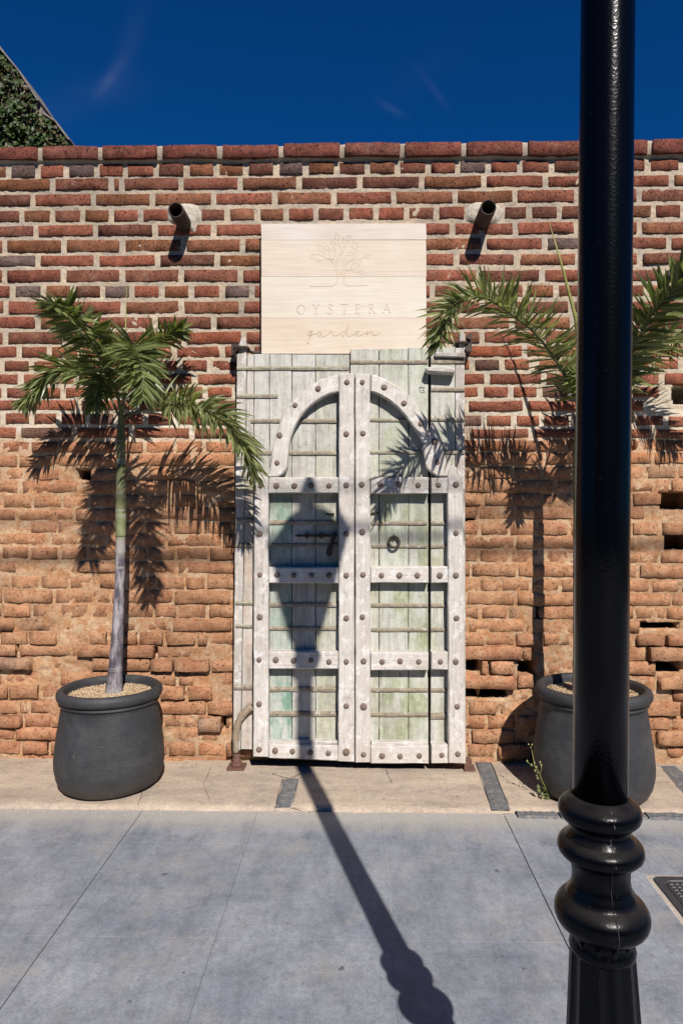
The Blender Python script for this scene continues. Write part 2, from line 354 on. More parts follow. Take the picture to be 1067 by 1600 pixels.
def strip_mat():
    m = M('sandy_concrete', 0.8, 0.25)
    n1 = m.noise(2.2, 8, rough=0.7, stretch=(0.6, 1.6, 1), dist=0.5); n2 = m.noise(60, 6, rough=0.7); n3 = m.noise(12, 8, rough=0.75, off=(3, 1, 0))
    c = m.ramp(n1, [(0.3, srgb(172, 156, 142)), (0.5, srgb(202, 182, 162)), (0.7, srgb(218, 198, 174))])
    c = m.mix(m.ramp(n3, [(0.52, 0.0), (0.66, 0.5)]), c, srgb(146, 138, 134))
    c = m.mix(1.0, c, m.ramp(n2, [(0.34, 0.80), (0.66, 1.08)]), 'MULTIPLY'); c = m.mix(1.0, c, m.ramp(m.noise(5, 9, rough=.78, stretch=(.5, 1.6, 1), off=(1, 6, 0)), [(.35, .74), (.5, 1.0), (.65, 1.06)]), 'MULTIPLY')
    b = m.bump(n2, 0.0015); b = m.bump(n3, 0.003, prev=b)
    return m.out(c, b)
STR = strip_mat()
def slate_mat():
    m = M('grey_slate', 0.7, 0.3); n = m.noise(40, 7, stretch=(1, 2.5, 1), rough=0.7); n2 = m.noise(8, 6, off=(1, 1, 1))
    c = m.ramp(n, [(0.3, srgb(78, 80, 84)), (0.6, srgb(128, 128, 130)), (0.8, srgb(166, 158, 150))])
    c = m.mix(m.ramp(m.noise(30, 8, rough=.8, off=(1, 1, 1)), [(0.50, 0.0), (0.64, 0.55)]), c, srgb(170, 158, 144))
    return m.out(c, m.bump(n, 0.004))
SLT = slate_mat()
GROUND = M('street_asphalt', 0.9).out((0.09, 0.09, 0.095, 1))
def leaf_mat(name, a, b_, tr=0.25, rough=0.42):
    m = M(name, rough, 0.4)
    g = m.n.new('ShaderNodeNewGeometry'); rpi = g.outputs['Random Per Island']
    n = m.noise(25, 4)
    c = m.mix(m.math('ADD', m.math('MULTIPLY', rpi, 0.75), m.math('MULTIPLY', n, 0.3)), a, b_)
    m.out(c)
    t = m.n.new('ShaderNodeBsdfTranslucent'); m.l.new(m.mix(1.0, c, (1.4, 1.6, 0.6, 1), 'MULTIPLY'), t.inputs[0])
    mx = m.n.new('ShaderNodeMixShader'); mx.inputs[0].default_value = tr
    m.l.new(m.b.outputs[0], mx.inputs[1]); m.l.new(t.outputs[0], mx.inputs[2])
    m.l.new(mx.outputs[0], m.n['Material Output'].inputs[0]); return m.m
LEAF = leaf_mat('palm_leaflet', (0.040, 0.072, 0.018, 1), (0.34, 0.37, 0.14, 1), 0.25, 0.36)
LEAFD = leaf_mat('palm_leaflet_dry_tinged', (0.055, 0.085, 0.025, 1), (0.40, 0.41, 0.18, 1), 0.25, 0.36)
IVY = leaf_mat('ivy_leaf', (0.014, 0.036, 0.008, 1), (0.085, 0.13, 0.025, 1), 0.15, 0.5)
IVYR = leaf_mat('ivy_leaf_reddish', (0.06, 0.034, 0.014, 1), (0.12, 0.08, 0.03, 1), 0.15, 0.5)
RACH = metal('palm_stem_green', (0.075, 0.10, 0.035, 1), (0.13, 0.145, 0.055, 1), 0.5, 30, 0.0005)
SPEAR = metal('palm_spear_pale', srgb(168, 162, 92), srgb(130, 140, 72), 0.5, 20, 0.0003)
def trunk_mat():
    m = M('ringed_palm_trunk', 0.75, 0.25); xyz = m.z()
    n = m.noise(30, 6, stretch=(1, 1, 0.25), rough=0.7); n2 = m.noise(9, 6, off=(2, 2, 2))
    grey = m.mix(m.ramp(n, [(0.42, 0.0), (0.62, 1.0)]), srgb(92, 86, 94), srgb(182, 172, 174))
    pale = m.mix(m.ramp(n2, [(0.4, 0.0), (0.6, 1.0)]), srgb(118, 126, 86), srgb(160, 162, 122))
    gr = m.mix(m.ramp(n2, [(0.4, 0.0), (0.6, 1.0)]), srgb(92, 98, 62), srgb(140, 138, 100))
    zz = m.math('ADD', m.math('DIVIDE', xyz[2], 3.0), m.math('MULTIPLY', m.math('SUBTRACT', n2, 0.5), 0.02))
    c = m.mix(m.ramp(zz, [(0.385, 0.0), (0.395, 1.0)]), m.mix(m.ramp(zz, [(0.355, 0.0), (0.375, 1.0)]), grey, srgb(165, 158, 150)), m.mix(m.ramp(zz, [(0.42, 0.0), (0.44, 1.0)]), pale, gr))
    ringn = m.noise(1.0, 3, stretch=(.4, .4, 26), off=(0, 0, 4)); c = m.mix(m.ramp(ringn, [(.56, 0.0), (.60, .7), (.64, 0.0)]), c, srgb(176, 170, 164))
    return m.out(c, m.bump(n, 0.002))
TRK = trunk_mat()
# ------------------------------------------------------------------ ground, pavement, strip
YE = 2.985   # front edge of the concrete strip along the wall
V, F = box(-60, 60, -60, 80, -0.3, -0.03)
mesh('ground', V, F, GROUND, label='dark street ground running out beyond the pavement', kind='structure')
pav = empty('pavement', (0, 2, -0.02), label='smooth blue grey concrete pavement in front of the wall', kind='structure')
V, F = box(-4.3, 4.3, -2.6, YE+0.01, -0.028, -0.017); mesh('bedding', V, F, metal('joint_dirt', (0.10, 0.09, 0.08, 1), (0.16, 0.14, 0.12, 1), 0.95), pav)
xj = [-0.94-0.525*k for k in range(6, 0, -1)]+[-0.94, -0.434, 0.105, 0.636]+[0.636+0.525*k for k in range(1, 7)]
yj = [-2.5, -1.9, -1.3, -0.7, -0.1, 0.5, 1.0, 1.5, 2.092, 2.688, YE-0.004]
gapx = {}
for i, x in enumerate(xj): gapx[i] = 0.0018 if abs(x+0.94) < .01 or abs(x-0.636) < .01 else (0.0005 if abs(x+0.434) < .01 else 0.0001)
far = MB()
for i in range(len(xj)-1):
    for j in range(len(yj)-1):
        x0, x1 = xj[i]+gapx[i], xj[i+1]-gapx[i+1]; y0, y1 = yj[j]+.0001, yj[j+1]-.0001
        t = -0.011; b = 0.0005
        V = [(x0, y0, -.0165), (x1, y0, -.0165), (x1, y1, -.0165), (x0, y1, -.0165), (x0, y0, t-b), (x1, y0, t-b), (x1, y1, t-b), (x0, y1, t-b), (x0+b, y0+b, t), (x1-b, y0+b, t), (x1-b, y1-b, t), (x0+b, y1-b, t)]
        F = [(0, 1, 5, 4), (1, 2, 6, 5), (2, 3, 7, 6), (3, 0, 4, 7), (4, 5, 9, 8), (5, 6, 10, 9), (6, 7, 11, 10), (7, 4, 8, 11), (8, 9, 10, 11)]
        if abs((x0+x1)/2) < 2.4 and y1 > 1.2: mesh('paving_slab', V, F, PAV, pav)
        else: far.add(V, F)
far.build('paving', PAV, pav, kind='stuff')
# strip against the wall
st = empty('concrete_strip', (0, 3.25, 0), label='sandy concrete strip along the foot of the brick wall', kind='structure')
xs = np.linspace(-4.3, 4.3, 560); ys = np.linspace(0, 1, 26)
V = []; F = []
for j, v in enumerate(ys):
    for x in xs:
        e = YE+0.03*(float(vnoise(x, 0, 6, 3))-0.5)+0.016*(float(vnoise(x, 0, 40, 5))-0.5)
        y = e+(D+0.08-e)*v
        z = 0.004*(float(vnoise(x, y, 5, 1))-.5)+0.003*(float(vnoise(x, y, 25, 2))-.5)
        if j == 0: z = -0.0165
        elif j == 1: y = e+0.006; z -= 0.003
        V.append((x, y, z))
n = len(xs)
for j in range(len(ys)-1):
    for i in range(n-1): F.append((j*n+i, j*n+i+1, (j+1)*n+i+1, (j+1)*n+i))
mesh('slab', V, F, STR, st, smooth=True)
def ground_pt(px, py, z=0.0):
    Y = 1067*(CAMZ-z)/(py-800.0)
    p = W(px, py, Y)
    k = (CAMZ-z)/(CAMZ-p.z); return Vector((p.x*k, p.y*k, z))
def slate(quad, n=9):
    P = [ground_pt(*q) for q in quad]
    V = []; F = []; m = 5
    for j in range(n):
        for i in range(m):
            u, v = i/(m-1), j/(n-1)
            p = (P[0]*(1-u)+P[1]*u)*(1-v)+(P[3]*(1-u)+P[2]*u)*v
            jx = random.uniform(-.004, .004) if i in (0, m-1) else 0
            V.append((p.x+jx, p.y, (0.0065+random.uniform(-.0015, .0015)) if 0 < i < m-1 and 0 < j < n-1 else 0.001))
    for j in range(n-1):
        for i in range(m-1): F.append((j*m+i, j*m+i+1, (j+1)*m+i+1, (j+1)*m+i))
    mesh('slate_inlay', V, F, SLT, st)
slate([(430, 1262), (455, 1262), (467, 1217), (442, 1217)])
slate([(768, 1266), (797, 1266), (766, 1191), (744, 1191)], 14)
slate([(1085, 1262), (1125, 1262), (1055, 1197), (1030, 1197)], 14)
# slate edging pieces along the front right of the strip
for a, b in ((806, 868), (872, 1003), (1006, 1072), (1076, 1160)):
    P0 = ground_pt(a, 1268); P1 = ground_pt(b, 1268)
    V = []; F = []; nn = 14
    for i in range(nn):
        x = P0.x+(P1.x-P0.x)*i/(nn-1)
        V += [(x, YE-0.050+random.uniform(-.006, .006), -0.0105), (x, YE-0.045+random.uniform(-.004, .004), -0.001+random.uniform(-.002, .002)), (x, YE-0.001+random.uniform(-.003, .003), 0.0+random.uniform(-.002, .002)), (x, YE+0.012, -0.010)]
    for i in range(nn-1):
        for k in range(3): F.append((i*4+k, (i+1)*4+k, (i+1)*4+k+1, i*4+k+1))
    mesh('slate_edging', V, F, SLT, st)
# cement crumbs along the joint between strip and pavement
cr = MB()
for k in range(900):
    x = random.uniform(-2.2, 2.2); y = YE-abs(random.gauss(0, 0.022))-0.002; r = random.uniform(.0015, .0055)
    P = [(x+r*math.cos(a)*random.uniform(.7, 1.2), y+r*math.sin(a)*random.uniform(.7, 1.2), -0.0112) for a in (0, 1.3, 2.5, 3.8, 5.0)]
    cr.add(P+[(x, y, -0.0112+r*.6)], [(i, (i+1) % 5, 5) for i in range(5)])
cr.build('cement_crumbs', STR, None, label='loose cement crumbs along the joint of strip and pavement', kind='stuff')
GUM = metal('dark_gum', (0.12, 0.12, 0.125, 1), (0.17, 0.17, 0.175, 1), .8, 90, .001)
for (a, b_, r) in ((258, 1366, .012), (219, 1366, .004), (776, 1361, .012), (534, 1514, .010), (818, 1514, .006), (766, 1461, .004), (287, 1520, .006), (203, 1565, .006), (565, 1412, .003)):
    p = ground_pt(a, b_, -.011); ks = [random.uniform(.6, 1.2) for _ in range(11)]
    V = [(p.x, p.y, -.0095)]+[(p.x+r*ks[k]*math.cos(2*PI*k/11), p.y+r*ks[k]*math.sin(2*PI*k/11), -.0106) for k in range(11)]
    mesh('gum_spot', V, [(0, 1+k, 1+(k+1) % 11) for k in range(11)], GUM, pav)
# cracks in the strip, and dry litter along the wall foot
CRK = metal('crack_dirt', (0.05, 0.042, 0.035, 1), (0.08, 0.07, 0.06, 1), .95)
def crack(pts, w):
    P = []
    for a, b_ in zip(pts[:-1], pts[1:]):
        for k in range(6): P.append(ground_pt(a[0]+(b_[0]-a[0])*k/6+random.uniform(-.7, .7), a[1]+(b_[1]-a[1])*k/6+random.uniform(-.5, .5), .0038))
    V = []; F = []
    for i, p in enumerate(P):
        t = (P[min(i+1, len(P)-1)]-P[max(i-1, 0)]).normalized(); n_ = Vector((-t.y, t.x, 0))*w*random.uniform(.2, 1)*.5; V += [p-n_, p+n_]
    for i in range(len(P)-1): F.append((2*i, 2*i+2, 2*i+3, 2*i+1))
    mesh('crack', V, F, CRK, st)
crack([(426, 1208), (440, 1214), (455, 1216), (470, 1208), (482, 1206)], .005); crack([(441, 1217), (430, 1262)], .006); crack([(467, 1217), (456, 1262)], .005); crack([(455, 1262), (480, 1266)], .004)
crack([(744, 1191), (768, 1266)], .006); crack([(766, 1191), (798, 1266)], .006); crack([(205, 1215), (222, 1240), (214, 1262)], .003); crack([(600, 1196), (615, 1230)], .002); crack([(330, 1198), (318, 1226), (331, 1258)], .0022)
lm = MB()
for k in range(260):
    x = random.uniform(-2.2, 2.2); y = D-.012-abs(random.gauss(0, .05)) if random.random() < .7 else random.uniform(YE-.5, D-.02); z0 = .004 if y > YE else -.0108
    a = random.uniform(0, 6.28); l = random.uniform(.003, .014); w = l*random.uniform(.2, .6); d = Vector((math.cos(a), math.sin(a), random.uniform(-.1, .3))); n_ = Vector((-d.y, d.x, random.uniform(-.3, .3))); o = Vector((x, y, z0+.001))
    lm.add([o-d*l/2, o+n_*w/2, o+d*l/2+Vector((0, 0, .002)), o-n_*w/2], [(0, 1, 2, 3)])
LIT = M('dry_litter', .9); lg = LIT.n.new('ShaderNodeNewGeometry'); LITM = LIT.out(LIT.ramp(lg.outputs['Random Per Island'], [(0, srgb(96, 74, 52)), (.5, srgb(160, 130, 92)), (1, srgb(196, 184, 164))]))
lm.build('dry_litter', LITM, None, label='scraps of dry leaf and grit scattered along the foot of the wall', kind='stuff')
# ------------------------------------------------------------------ brick wall
wall = empty('brick_wall', (0, D, 0), label='tall old brick wall, dark red above and eroded ochre below', cat='wall')
rows = [  # yL0,yL1,yR0,yR1, joints
 (257,274,250.5,266.5,[14,59,104,151,196,244,292,338,384,432,478,526,574,621,669,715,763,812,862,908,956,1012,1064],46),
 (279,295,274.5,290,[82,174,190,283,375,467,562,659,756,852,948,1049],93),
 (303,319,297,314,[51,146,238,334,429,522,615,711,805,901,998],93),
 (328,344,322.5,339,[34,82,129,174,219,267,311,355,402,447,494,541,588,635,682,729,784,827,874,925,972,1021],46),
 (352,367,348,364,[56,149,242,334,425,519,613,707,752,805,901,999],93),
 (375,392,372,388,[7,100,191,287,379,472,567,661,756,851,950,1045],93),
 (399,414,396.5,412,[59,151,246,339,432,526,620,713,808,903,1000],93),
 (422,439,422,438,[7,99,191,283,376,470,565,656,748,847,942,1037],93),
 (447,463,446,462,[20,68,114,160,206,253,299,347,394,441,488,535,582,629,675,723,774,821,869,916,963,1010,1057],46),
 (471,488,471,487,[9,99,192,284,377,470,564,658,753,798,892,985],93),
 (496,512,496,512,[59,150,242,334,427,520,612,705,800,895,988],93),
 (519,536,518,534,[8,102,193,288,381,474,567,660,753,848,942,1036],93),
 (542,557,541,556,[30,77,124,170,216,272,347,393,440,487,534,581,628,675,725,819,912,1004],93),
 (564,578,562,576,[3,49,95,141,190,236,281,328,374,420,467,514,561,608,650,691,738,784,831,877,924,971,1018],46),
 (585,599,584,599,[32,120,212,304,396,488,580,671,761,850,942,1034],91),
 (606,620,605,619,[6,52,98,144,190,232,274,320,366,412,458,504,550,600,650,700,751,798,843,890,937,985,1033],46),
 (626,640,627,641,[30,122,214,308,400,492,584,676,728,821,916,1008],92),
 (647,662,650,664,[4,49,92,137,182,228,274,320,366,412,458,504,550,600,650,708,756,803,846,893,940,990,1040],46),
 (669,683,671,683,[29,116,206,300,392,484,576,668,731,830,925,1020],92),
 (691,705,689,703,[2,48,91,137,182,226,272,319,365,411,457,503,550,600,650,703,749,794,839,885,931,991,1038],46),
 (712,727,709,724,[28,120,210,302,394,486,578,670,759,850,936,1021],91),
 (733,748,731,746,[4,49,96,141,186,230,276,322,368,414,460,506,552,600,650,708,754,800,847,893,965,1009,1058],46),
 (752,769,751,768,[32,124,215,308,400,492,584,676,770,864,956,1048],92),
 (775,791,773,788,[4,50,96,139,184,230,276,320,366,412,458,504,552,600,660,708,755,800,847,893,940,988,1034],46),
 (796,811,793,809,[26,116,206,296,386,476,566,656,748,804,897,1008],91),
 (817,832,818,834,[2,46,90,134,180,225,270,317,362,408,454,500,548,600,650,700,749,794,840,888,937,986,1031],46),
 (836,851,840,856,[74,167,260,349,440,532,624,715,805,898,993],92),
 (857,872,861,877,[2,47,92,138,184,230,274,326,370,416,462,508,554,600,650,700,748,796,843,888,934,980,1031],46),
 (879,894,884,900,[28,119,210,276,368,460,552,644,736,808,903,997],92),
 (902,918,907,922,[17,63,107,152,199,245,289,322,368,414,460,506,552,600,650,700,749,781,828,875,922,970,1016,1062],46),
 (924,941,928,944,[5,85,174,270,362,454,546,638,728,806,900,974,1049],92),
 (946,963,950,965,[3,49,94,141,197,240,277,324,370,416,462,508,554,600,650,704,751,793,840,899,945,991,1040],46),
 (968,984,971,987,[23,114,190,270,362,454,546,638,730,820,915,1001],92),
 (989,1006,992,1007,[45,91,139,171,216,259,308,326,370,416,462,508,554,600,650,704,757,805,847,893,940,991,1038],46),
 (1009,1025,1012,1030,[28,120,245,330,420,512,604,700,816,905,1010],92),
 (1030,1046,1034,1052,[54,144,236,273,330,420,512,604,700,750,763,804,851,930,1025],70),
 (1051,1069,1056,1074,[3,92,185,277,368,460,552,644,716,807,836,930,1025],92),
 (1073,1091,1077,1093,[15,62,108,154,200,250,292,335,380,426,472,518,564,610,656,702,750,799,890,960,1048],46),
 (1096,1114,1098,1116,[28,45,96,150,236,324,412,500,590,680,730,779,823,900,975,1062],80),
 (1118,1135,1120,1138,[36,79,125,170,210,255,310,350,396,442,488,534,580,626,672,718,759,808,850,930,985,1049],46),
 (1139,1156,1143,1161,[23,98,185,276,350,440,530,620,706,735,806,900,960,1023],85),
 (1161,1178,1165,1183,[34,78,122,166,215,262,307,352,398,444,490,536,582,628,674,728,775,830,880,930,976,1040],46),
 (1183,1200,1187,1203,[40,110,200,290,380,470,560,650,740,830,920,1010],90)]
holes = [(1053,1090,600,628),(1033,1085,769,795),(1041,1085,836,859),(718,741,794,811),(977,988,647,659),(977,991,690,700),(1026,1037,690,701),(121,139,734,748),(8,27,1008,1018),(837,847,951,965),(985,1062,1036,1049),(728,745,1077,1089),(751,792,1077,1090),(728,748,1034,1050),(812,836,1036,1056),(985,1060,975,981),(976,996,1014,1030),(342,356,1120,1138),(240,250,1012,1020)]
holes = [(a-1, b+1, c-1, d+1) for a, b, c, d in holes]
HW = [(W(a, c, D).x, W(b, c, D).x, W(a, d, D).z, W(a, c, D).z) for a, b, c, d in holes]
def rowz(yL, yR, X):
    zL = W(200, yL, D); zR = W(860, yR, D)
    return zL.z+(zR.z-zL.z)*(X-zL.x)/(zR.x-zL.x)
# height field of mortar
gx = np.concatenate([np.linspace(-4.2, -2.1, 60, endpoint=False), np.arange(-2.1, 2.1, 0.0075), np.linspace(2.1, 4.2, 60)])
gz = np.concatenate([np.arange(-0.02, 3.185, 0.0075)]); GX, GZ = np.meshgrid(gx, gz)
zc = np.clip((1.75-GZ)/0.25, 0, 1); lo = np.clip((0.78-GZ)/0.2, 0, 1)
n1 = fbm(GX, GZ, 9, 4, 1)-.5; n2 = fbm(GX, GZ, 55, 3, 2)-.5; n3 = fbm(GX, GZ, 3, 3, 4)-.5
rec = 0.0062*(1-zc)+0.0044*zc+lo*0.003+n1*(0.006+0.002*zc+lo*0.024)+n2*(0.009-0.002*zc+0.006*lo)+lo*n3*0.034
for (a, b, c, d) in HW:
    e = 0.006*(fbm(GX, GZ, 60, 2, 7)-.5)*2
    ins = np.minimum(np.minimum(GX-a, b-GX), np.minimum(GZ-c, d-GZ))+e
    rec = np.maximum(rec, np.clip((ins+0.004)/0.008, 0, 1)*0.21)
def grid_mesh(name, X, Y, Z, mat, parent):
    h, w = X.shape; me = bpy.data.meshes.new(name)
    co = np.stack([X, Y-D, Z], -1).reshape(-1, 3).astype(np.float32)
    idx = np.arange(h*w).reshape(h, w)
    q = np.stack([idx[:-1, :-1], idx[:-1, 1:], idx[1:, 1:], idx[1:, :-1]], -1).reshape(-1, 4)
    me.vertices.add(h*w); me.vertices.foreach_set('co', co.ravel())
    me.loops.add(q.size); me.loops.foreach_set('vertex_index', q.ravel().astype(np.int32))
    me.polygons.add(len(q)); me.polygons.foreach_set('loop_start', np.arange(0, q.size, 4, dtype=np.int32)); me.update(calc_edges=True); me.shade_smooth()
    me.materials.append(mat); o = bpy.data.objects.new(name, me); COL.objects.link(o); place(o, (0, D, 0), parent); return o
mo = grid_mesh('mortar', GX, D+rec, GZ, MORT, wall); prop(mo, kind='stuff')
V, F = box(-4.2, 4.2, D+0.24, D+0.46, -0.02, 3.165); mesh('wall_core', V, F, MORT, wall)
# brick shapes
def brick_shape(w, h, soft, seed):
    r = random.Random(seed); nx = 10 if w > .2 else 6; nz_ = 4
    e = 0.0032 if soft else 0.0022
    us = [0, e]+[e+(w-2*e)*i/(nx-3) for i in range(1, nx-2)]+[w]; vs_ = [0, e*.8]+[e*.8+(h-1.6*e)*i/(nz_-3) for i in range(1, nz_-2)]+[h]
    us = us[:nx]; vs_ = vs_[:nz_]; nx, nz_ = len(us), len(vs_)
    jit = 0.0042 if soft else 0.0022; sag = r.uniform(-.003, .003)
    V = []; idx = {}
    for j in range(nz_):
        for i in range(nx):
            bd = i in (0, nx-1) or j in (0, nz_-1); co = i in (0, nx-1) and j in (0, nz_-1)
            x = us[i]-w/2; z = vs_[j]-h/2+sag*math.sin(PI*us[i]/w)
            x += r.uniform(-jit, jit); z += r.uniform(-jit, jit)*.8
            if co: x *= (0.985 if w > .2 else .97) if soft else (.994 if w > .2 else .985); z *= 0.88 if soft else .93
            y = (r.uniform(.002, .0075) if soft else r.uniform(.0015, .004)) if bd else r.uniform(-.0024, .0024)*(1.5 if soft else 1)
            if co: y += .002
            idx[i, j] = len(V); V.append((x, y, z))
    F = []
    for j in range(nz_-1):
        for i in range(nx-1): F.append((idx[i, j], idx[i+1, j], idx[i+1, j+1], idx[i, j+1]))
    ring = [idx[i, 0] for i in range(nx)]+[idx[nx-1, j] for j in range(1, nz_)]+[idx[i, nz_-1] for i in range(nx-2, -1, -1)]+[idx[0, j] for j in range(nz_-2, 0, -1)]
    bk = []
    for k in ring: bk.append(len(V)); V.append((V[k][0], 0.07, V[k][2]))
    m_ = len(ring)
    for k in range(m_): F.append((ring[(k+1) % m_], ring[k], bk[k], bk[(k+1) % m_]))
    return V, F
LIB = {}
for kind_, w in (('s', .285), ('h', .122)):
    for soft in (0, 1):
        L = []
        for q in range(26):
            V, F = brick_shape(w, .053, soft, q*7+soft*1000+(50000 if kind_ == 'h' else 0))
            me = bpy.data.meshes.new('brick'); me.from_pydata(V, [], F); me.shade_smooth(); me.materials.append(BR); L.append((me, V, F))
        LIB[kind_, soft] = L
def brick_color(r, px):
    t = random.random()
    if r < 12: pal = [(132, 80, 62), (126, 74, 58), (142, 84, 64), (120, 76, 60), (138, 90, 66), (116, 72, 58), (146, 88, 68), (130, 84, 58)]; g = (108, 88, 82)
    elif r < 19: pal = [(150, 90, 66), (142, 84, 64), (156, 98, 74), (134, 80, 62)]; g = (110, 80, 68)
    elif r < 34: pal = [(178, 118, 82), (168, 108, 76), (184, 124, 88), (158, 98, 70)]; g = (140, 108, 84)
    else: pal = [(182, 120, 86), (172, 108, 78), (188, 132, 100), (162, 94, 68), (178, 126, 96)]; g = (132, 112, 98)
    c = random.choice(pal)
    if t < 0.035: c = g
    if r == 11 and 288 < px < 381: c = (152, 86, 62)
    if r == 12 and 725 < px < 819: c = (164, 92, 64)
    if r == 0 and (14 < px < 59 or 715 < px < 763 or 432 < px < 478): c = (104, 84, 78)
    if r >= 35 and px < 92: c = random.choice([(162, 94, 68), (152, 86, 64)])
    if r == 35 and px < 54: c = (130, 106, 94)
    k = random.uniform(.93, 1.08)
    return srgb(*[min(255, v*k) for v in c], 1.14 if r < 19 else 1.06)
bricks = []
for r, (a0, a1, b0, b1, J, pitch) in enumerate(rows):
    J = list(J)
    lo_, hi_ = [], []
    x = J[0]
    while x > -560: x -= pitch if pitch < 60 or r % 2 else pitch; lo_.insert(0, x)
    x = J[-1]
    while x < 1640: x += pitch; hi_.append(x)
    J = lo_+J+hi_
    for p, q in zip(J[:-1], J[1:]):
        g = random.uniform(4.3, 5.0) if r < 19 else random.uniform(1.8, 3.6)
        pc = (p+q)/2; pw = q-p-2*g
        if pw < 5: continue
        ycm = (a0+a1)/2
        if r >= 14 and p > 366 and q < 728: continue
        if 4 <= r <= 13 and p > 404 and q < 672: continue
        bad = False
        y0, y1 = a0+(b0-a0)*(pc-200)/660, a1+(b1-a1)*(pc-200)/660
        for (ha, hb, hc, hd) in holes:
            if ha-4 < pc < hb+4 and hc-6 < (y0+y1)/2 < hd+6: bad = True
        if bad: continue
        X = W(pc, 800, D).x; X0 = W(p+g, 800, D).x; X1 = W(q-g, 800, D).x
        zt = rowz(a0, b0, X); zb = rowz(a1, b1, X)
        off = random.gauss(0, .0018) if r < 19 else random.gauss(0, .0025)
        if r >= 19: zt += .0032; zb -= .0032
        else: zt += .0014; zb -= .0014
        if r >= 19: off += random.choice((0, 0, .0015, -.002))
        if r >= 32: off += random.choice((.002, .002, 0, -.009, .008))
        if r >= 34: off += random.choice((.003, .003, .002, -.014, -.008, .010))
        for (rr, xa, xb, oo) in ((33, 135, 330, -.014), (34, 110, 250, -.020), (35, 236, 330, -.034), (35, 0, 60, -.03), (35, 144, 236, -.018), (34, 985, 1100, -.03), (36, 1000, 1100, -.03), (36, 716, 810, -.03), (34, 700, 830, -.022), (35, 750, 810, -.022), (37, 250, 340, -.02), (38, 324, 412, -.02), (33, 980, 1100, -.02), (38, 960, 1100, -.02), (40, 960, 1100, -.018)):
            if rr == r and xa-5 < pc < xb+5: off = oo+random.uniform(-.004, .004)
        vis = max(0, min(q-g, 1067)-max(p+g, 0))*(y1-y0)
        if 897 < pc < 980: vis *= 0.2
        if r > 37 and (95 < pc < 250 or 840 < pc < 1015): vis *= 0.1
        if 366 < pc < 728 and r >= 14: vis *= .1
        bricks.append(dict(r=r, pc=pc, x=(X0+X1)/2, w=X1-X0, zt=zt, zb=zb, off=off, vis=vis, col=brick_color(r, pc)))
bricks.sort(key=lambda b: -b['vis'])
jv = []; jf = []; jc = []
for i, b in enumerate(bricks):
    kd = 's' if b['w'] > .2 else 'h'; bw = .285 if kd == 's' else .122; soft = 0 if b['r'] < 19 else 1
    me, V, F = random.choice(LIB[kd, soft])
    fx = random.choice((1, -1)) if False else 1
    sx, sz = b['w']/bw, (b['zt']-b['zb'])/.053; rt = random.gauss(0, .006 if soft == 0 else .01)
    loc = (b['x'], D+b['off'], (b['zt']+b['zb'])/2)
    if i < 300: inst('brick', me, loc, wall, (sx, 1, sz), (0, rt, 0), b['col'])
    else:
        V = np.array(V)*np.array((sx, 1, sz)); n0 = len(jv)
        c_, s_ = math.cos(rt), math.sin(rt); X_ = V[:, 0]*c_+V[:, 2]*s_; Z_ = -V[:, 0]*s_+V[:, 2]*c_; V[:, 0] = X_; V[:, 2] = Z_
        V += np.array(loc); jv += V.tolist(); jf += [tuple(k+n0 for k in f) for f in F]; jc += [b['col']]*len(V)
jo = mesh('brickwork', jv, jf, BRA, wall, smooth=True, kind='stuff')
at = jo.data.attributes.new('bc', 'FLOAT_COLOR', 'POINT'); at.data.foreach_set('color', np.array(jc, np.float32).ravel())
# grey stone in the eroded zone left of the door
p = W(329, 1131, D); V, F = brick_shape(.115, .07, 1, 4242); inst('stone', mesh_ := bpy.data.meshes.new('stone'), (p.x, D-.03, p.z), wall, color=srgb(120, 112, 106))
mesh_.from_pydata(V, [], F); mesh_.shade_smooth(); mesh_.materials.append(BR)
# coping course
YC = 3.527
cj = [-400, -307, -214, -121, -30, 62, 156, 249, 343, 439, 535, 629, 725, 821, 918, 1016, 1113, 1208, 1304, 1400, 1496]
copc = [(140, 82, 68), (136, 78, 64), (146, 86, 70), (142, 88, 74), (132, 76, 62)]
cm_ = [bpy.data.meshes.new('coping_brick') for _ in range(5)]
for q, me in enumerate(cm_):
    V, F = brick_shape(.295, .064, 0, 900+q); V = [(v[0], v[1]*1.3 if v[1] < .06 else .45, v[2]) for v in V]
    me.from_pydata(V, [], F); me.shade_smooth(); me.materials.append(BR)
for k, (p, q) in enumerate(zip(cj[:-1], cj[1:])):
    pc = (p+q)/2; y0 = 227.8+(220-227.8)*(pc-200)/660+random.uniform(-.8, .8); y1 = 246+(240-246)*(pc-200)/660
    A = W(p+4.5, y0, YC); B = W(q-4.5, y1, YC)
    inst('coping_brick', cm_[k % 5], ((A.x+B.x)/2, YC+random.uniform(-.003, .003), (A.z+B.z)/2), wall, ((B.x-A.x)/.295, 1, (A.z-B.z)/.064), None, srgb(*random.choice(copc), 1.0))
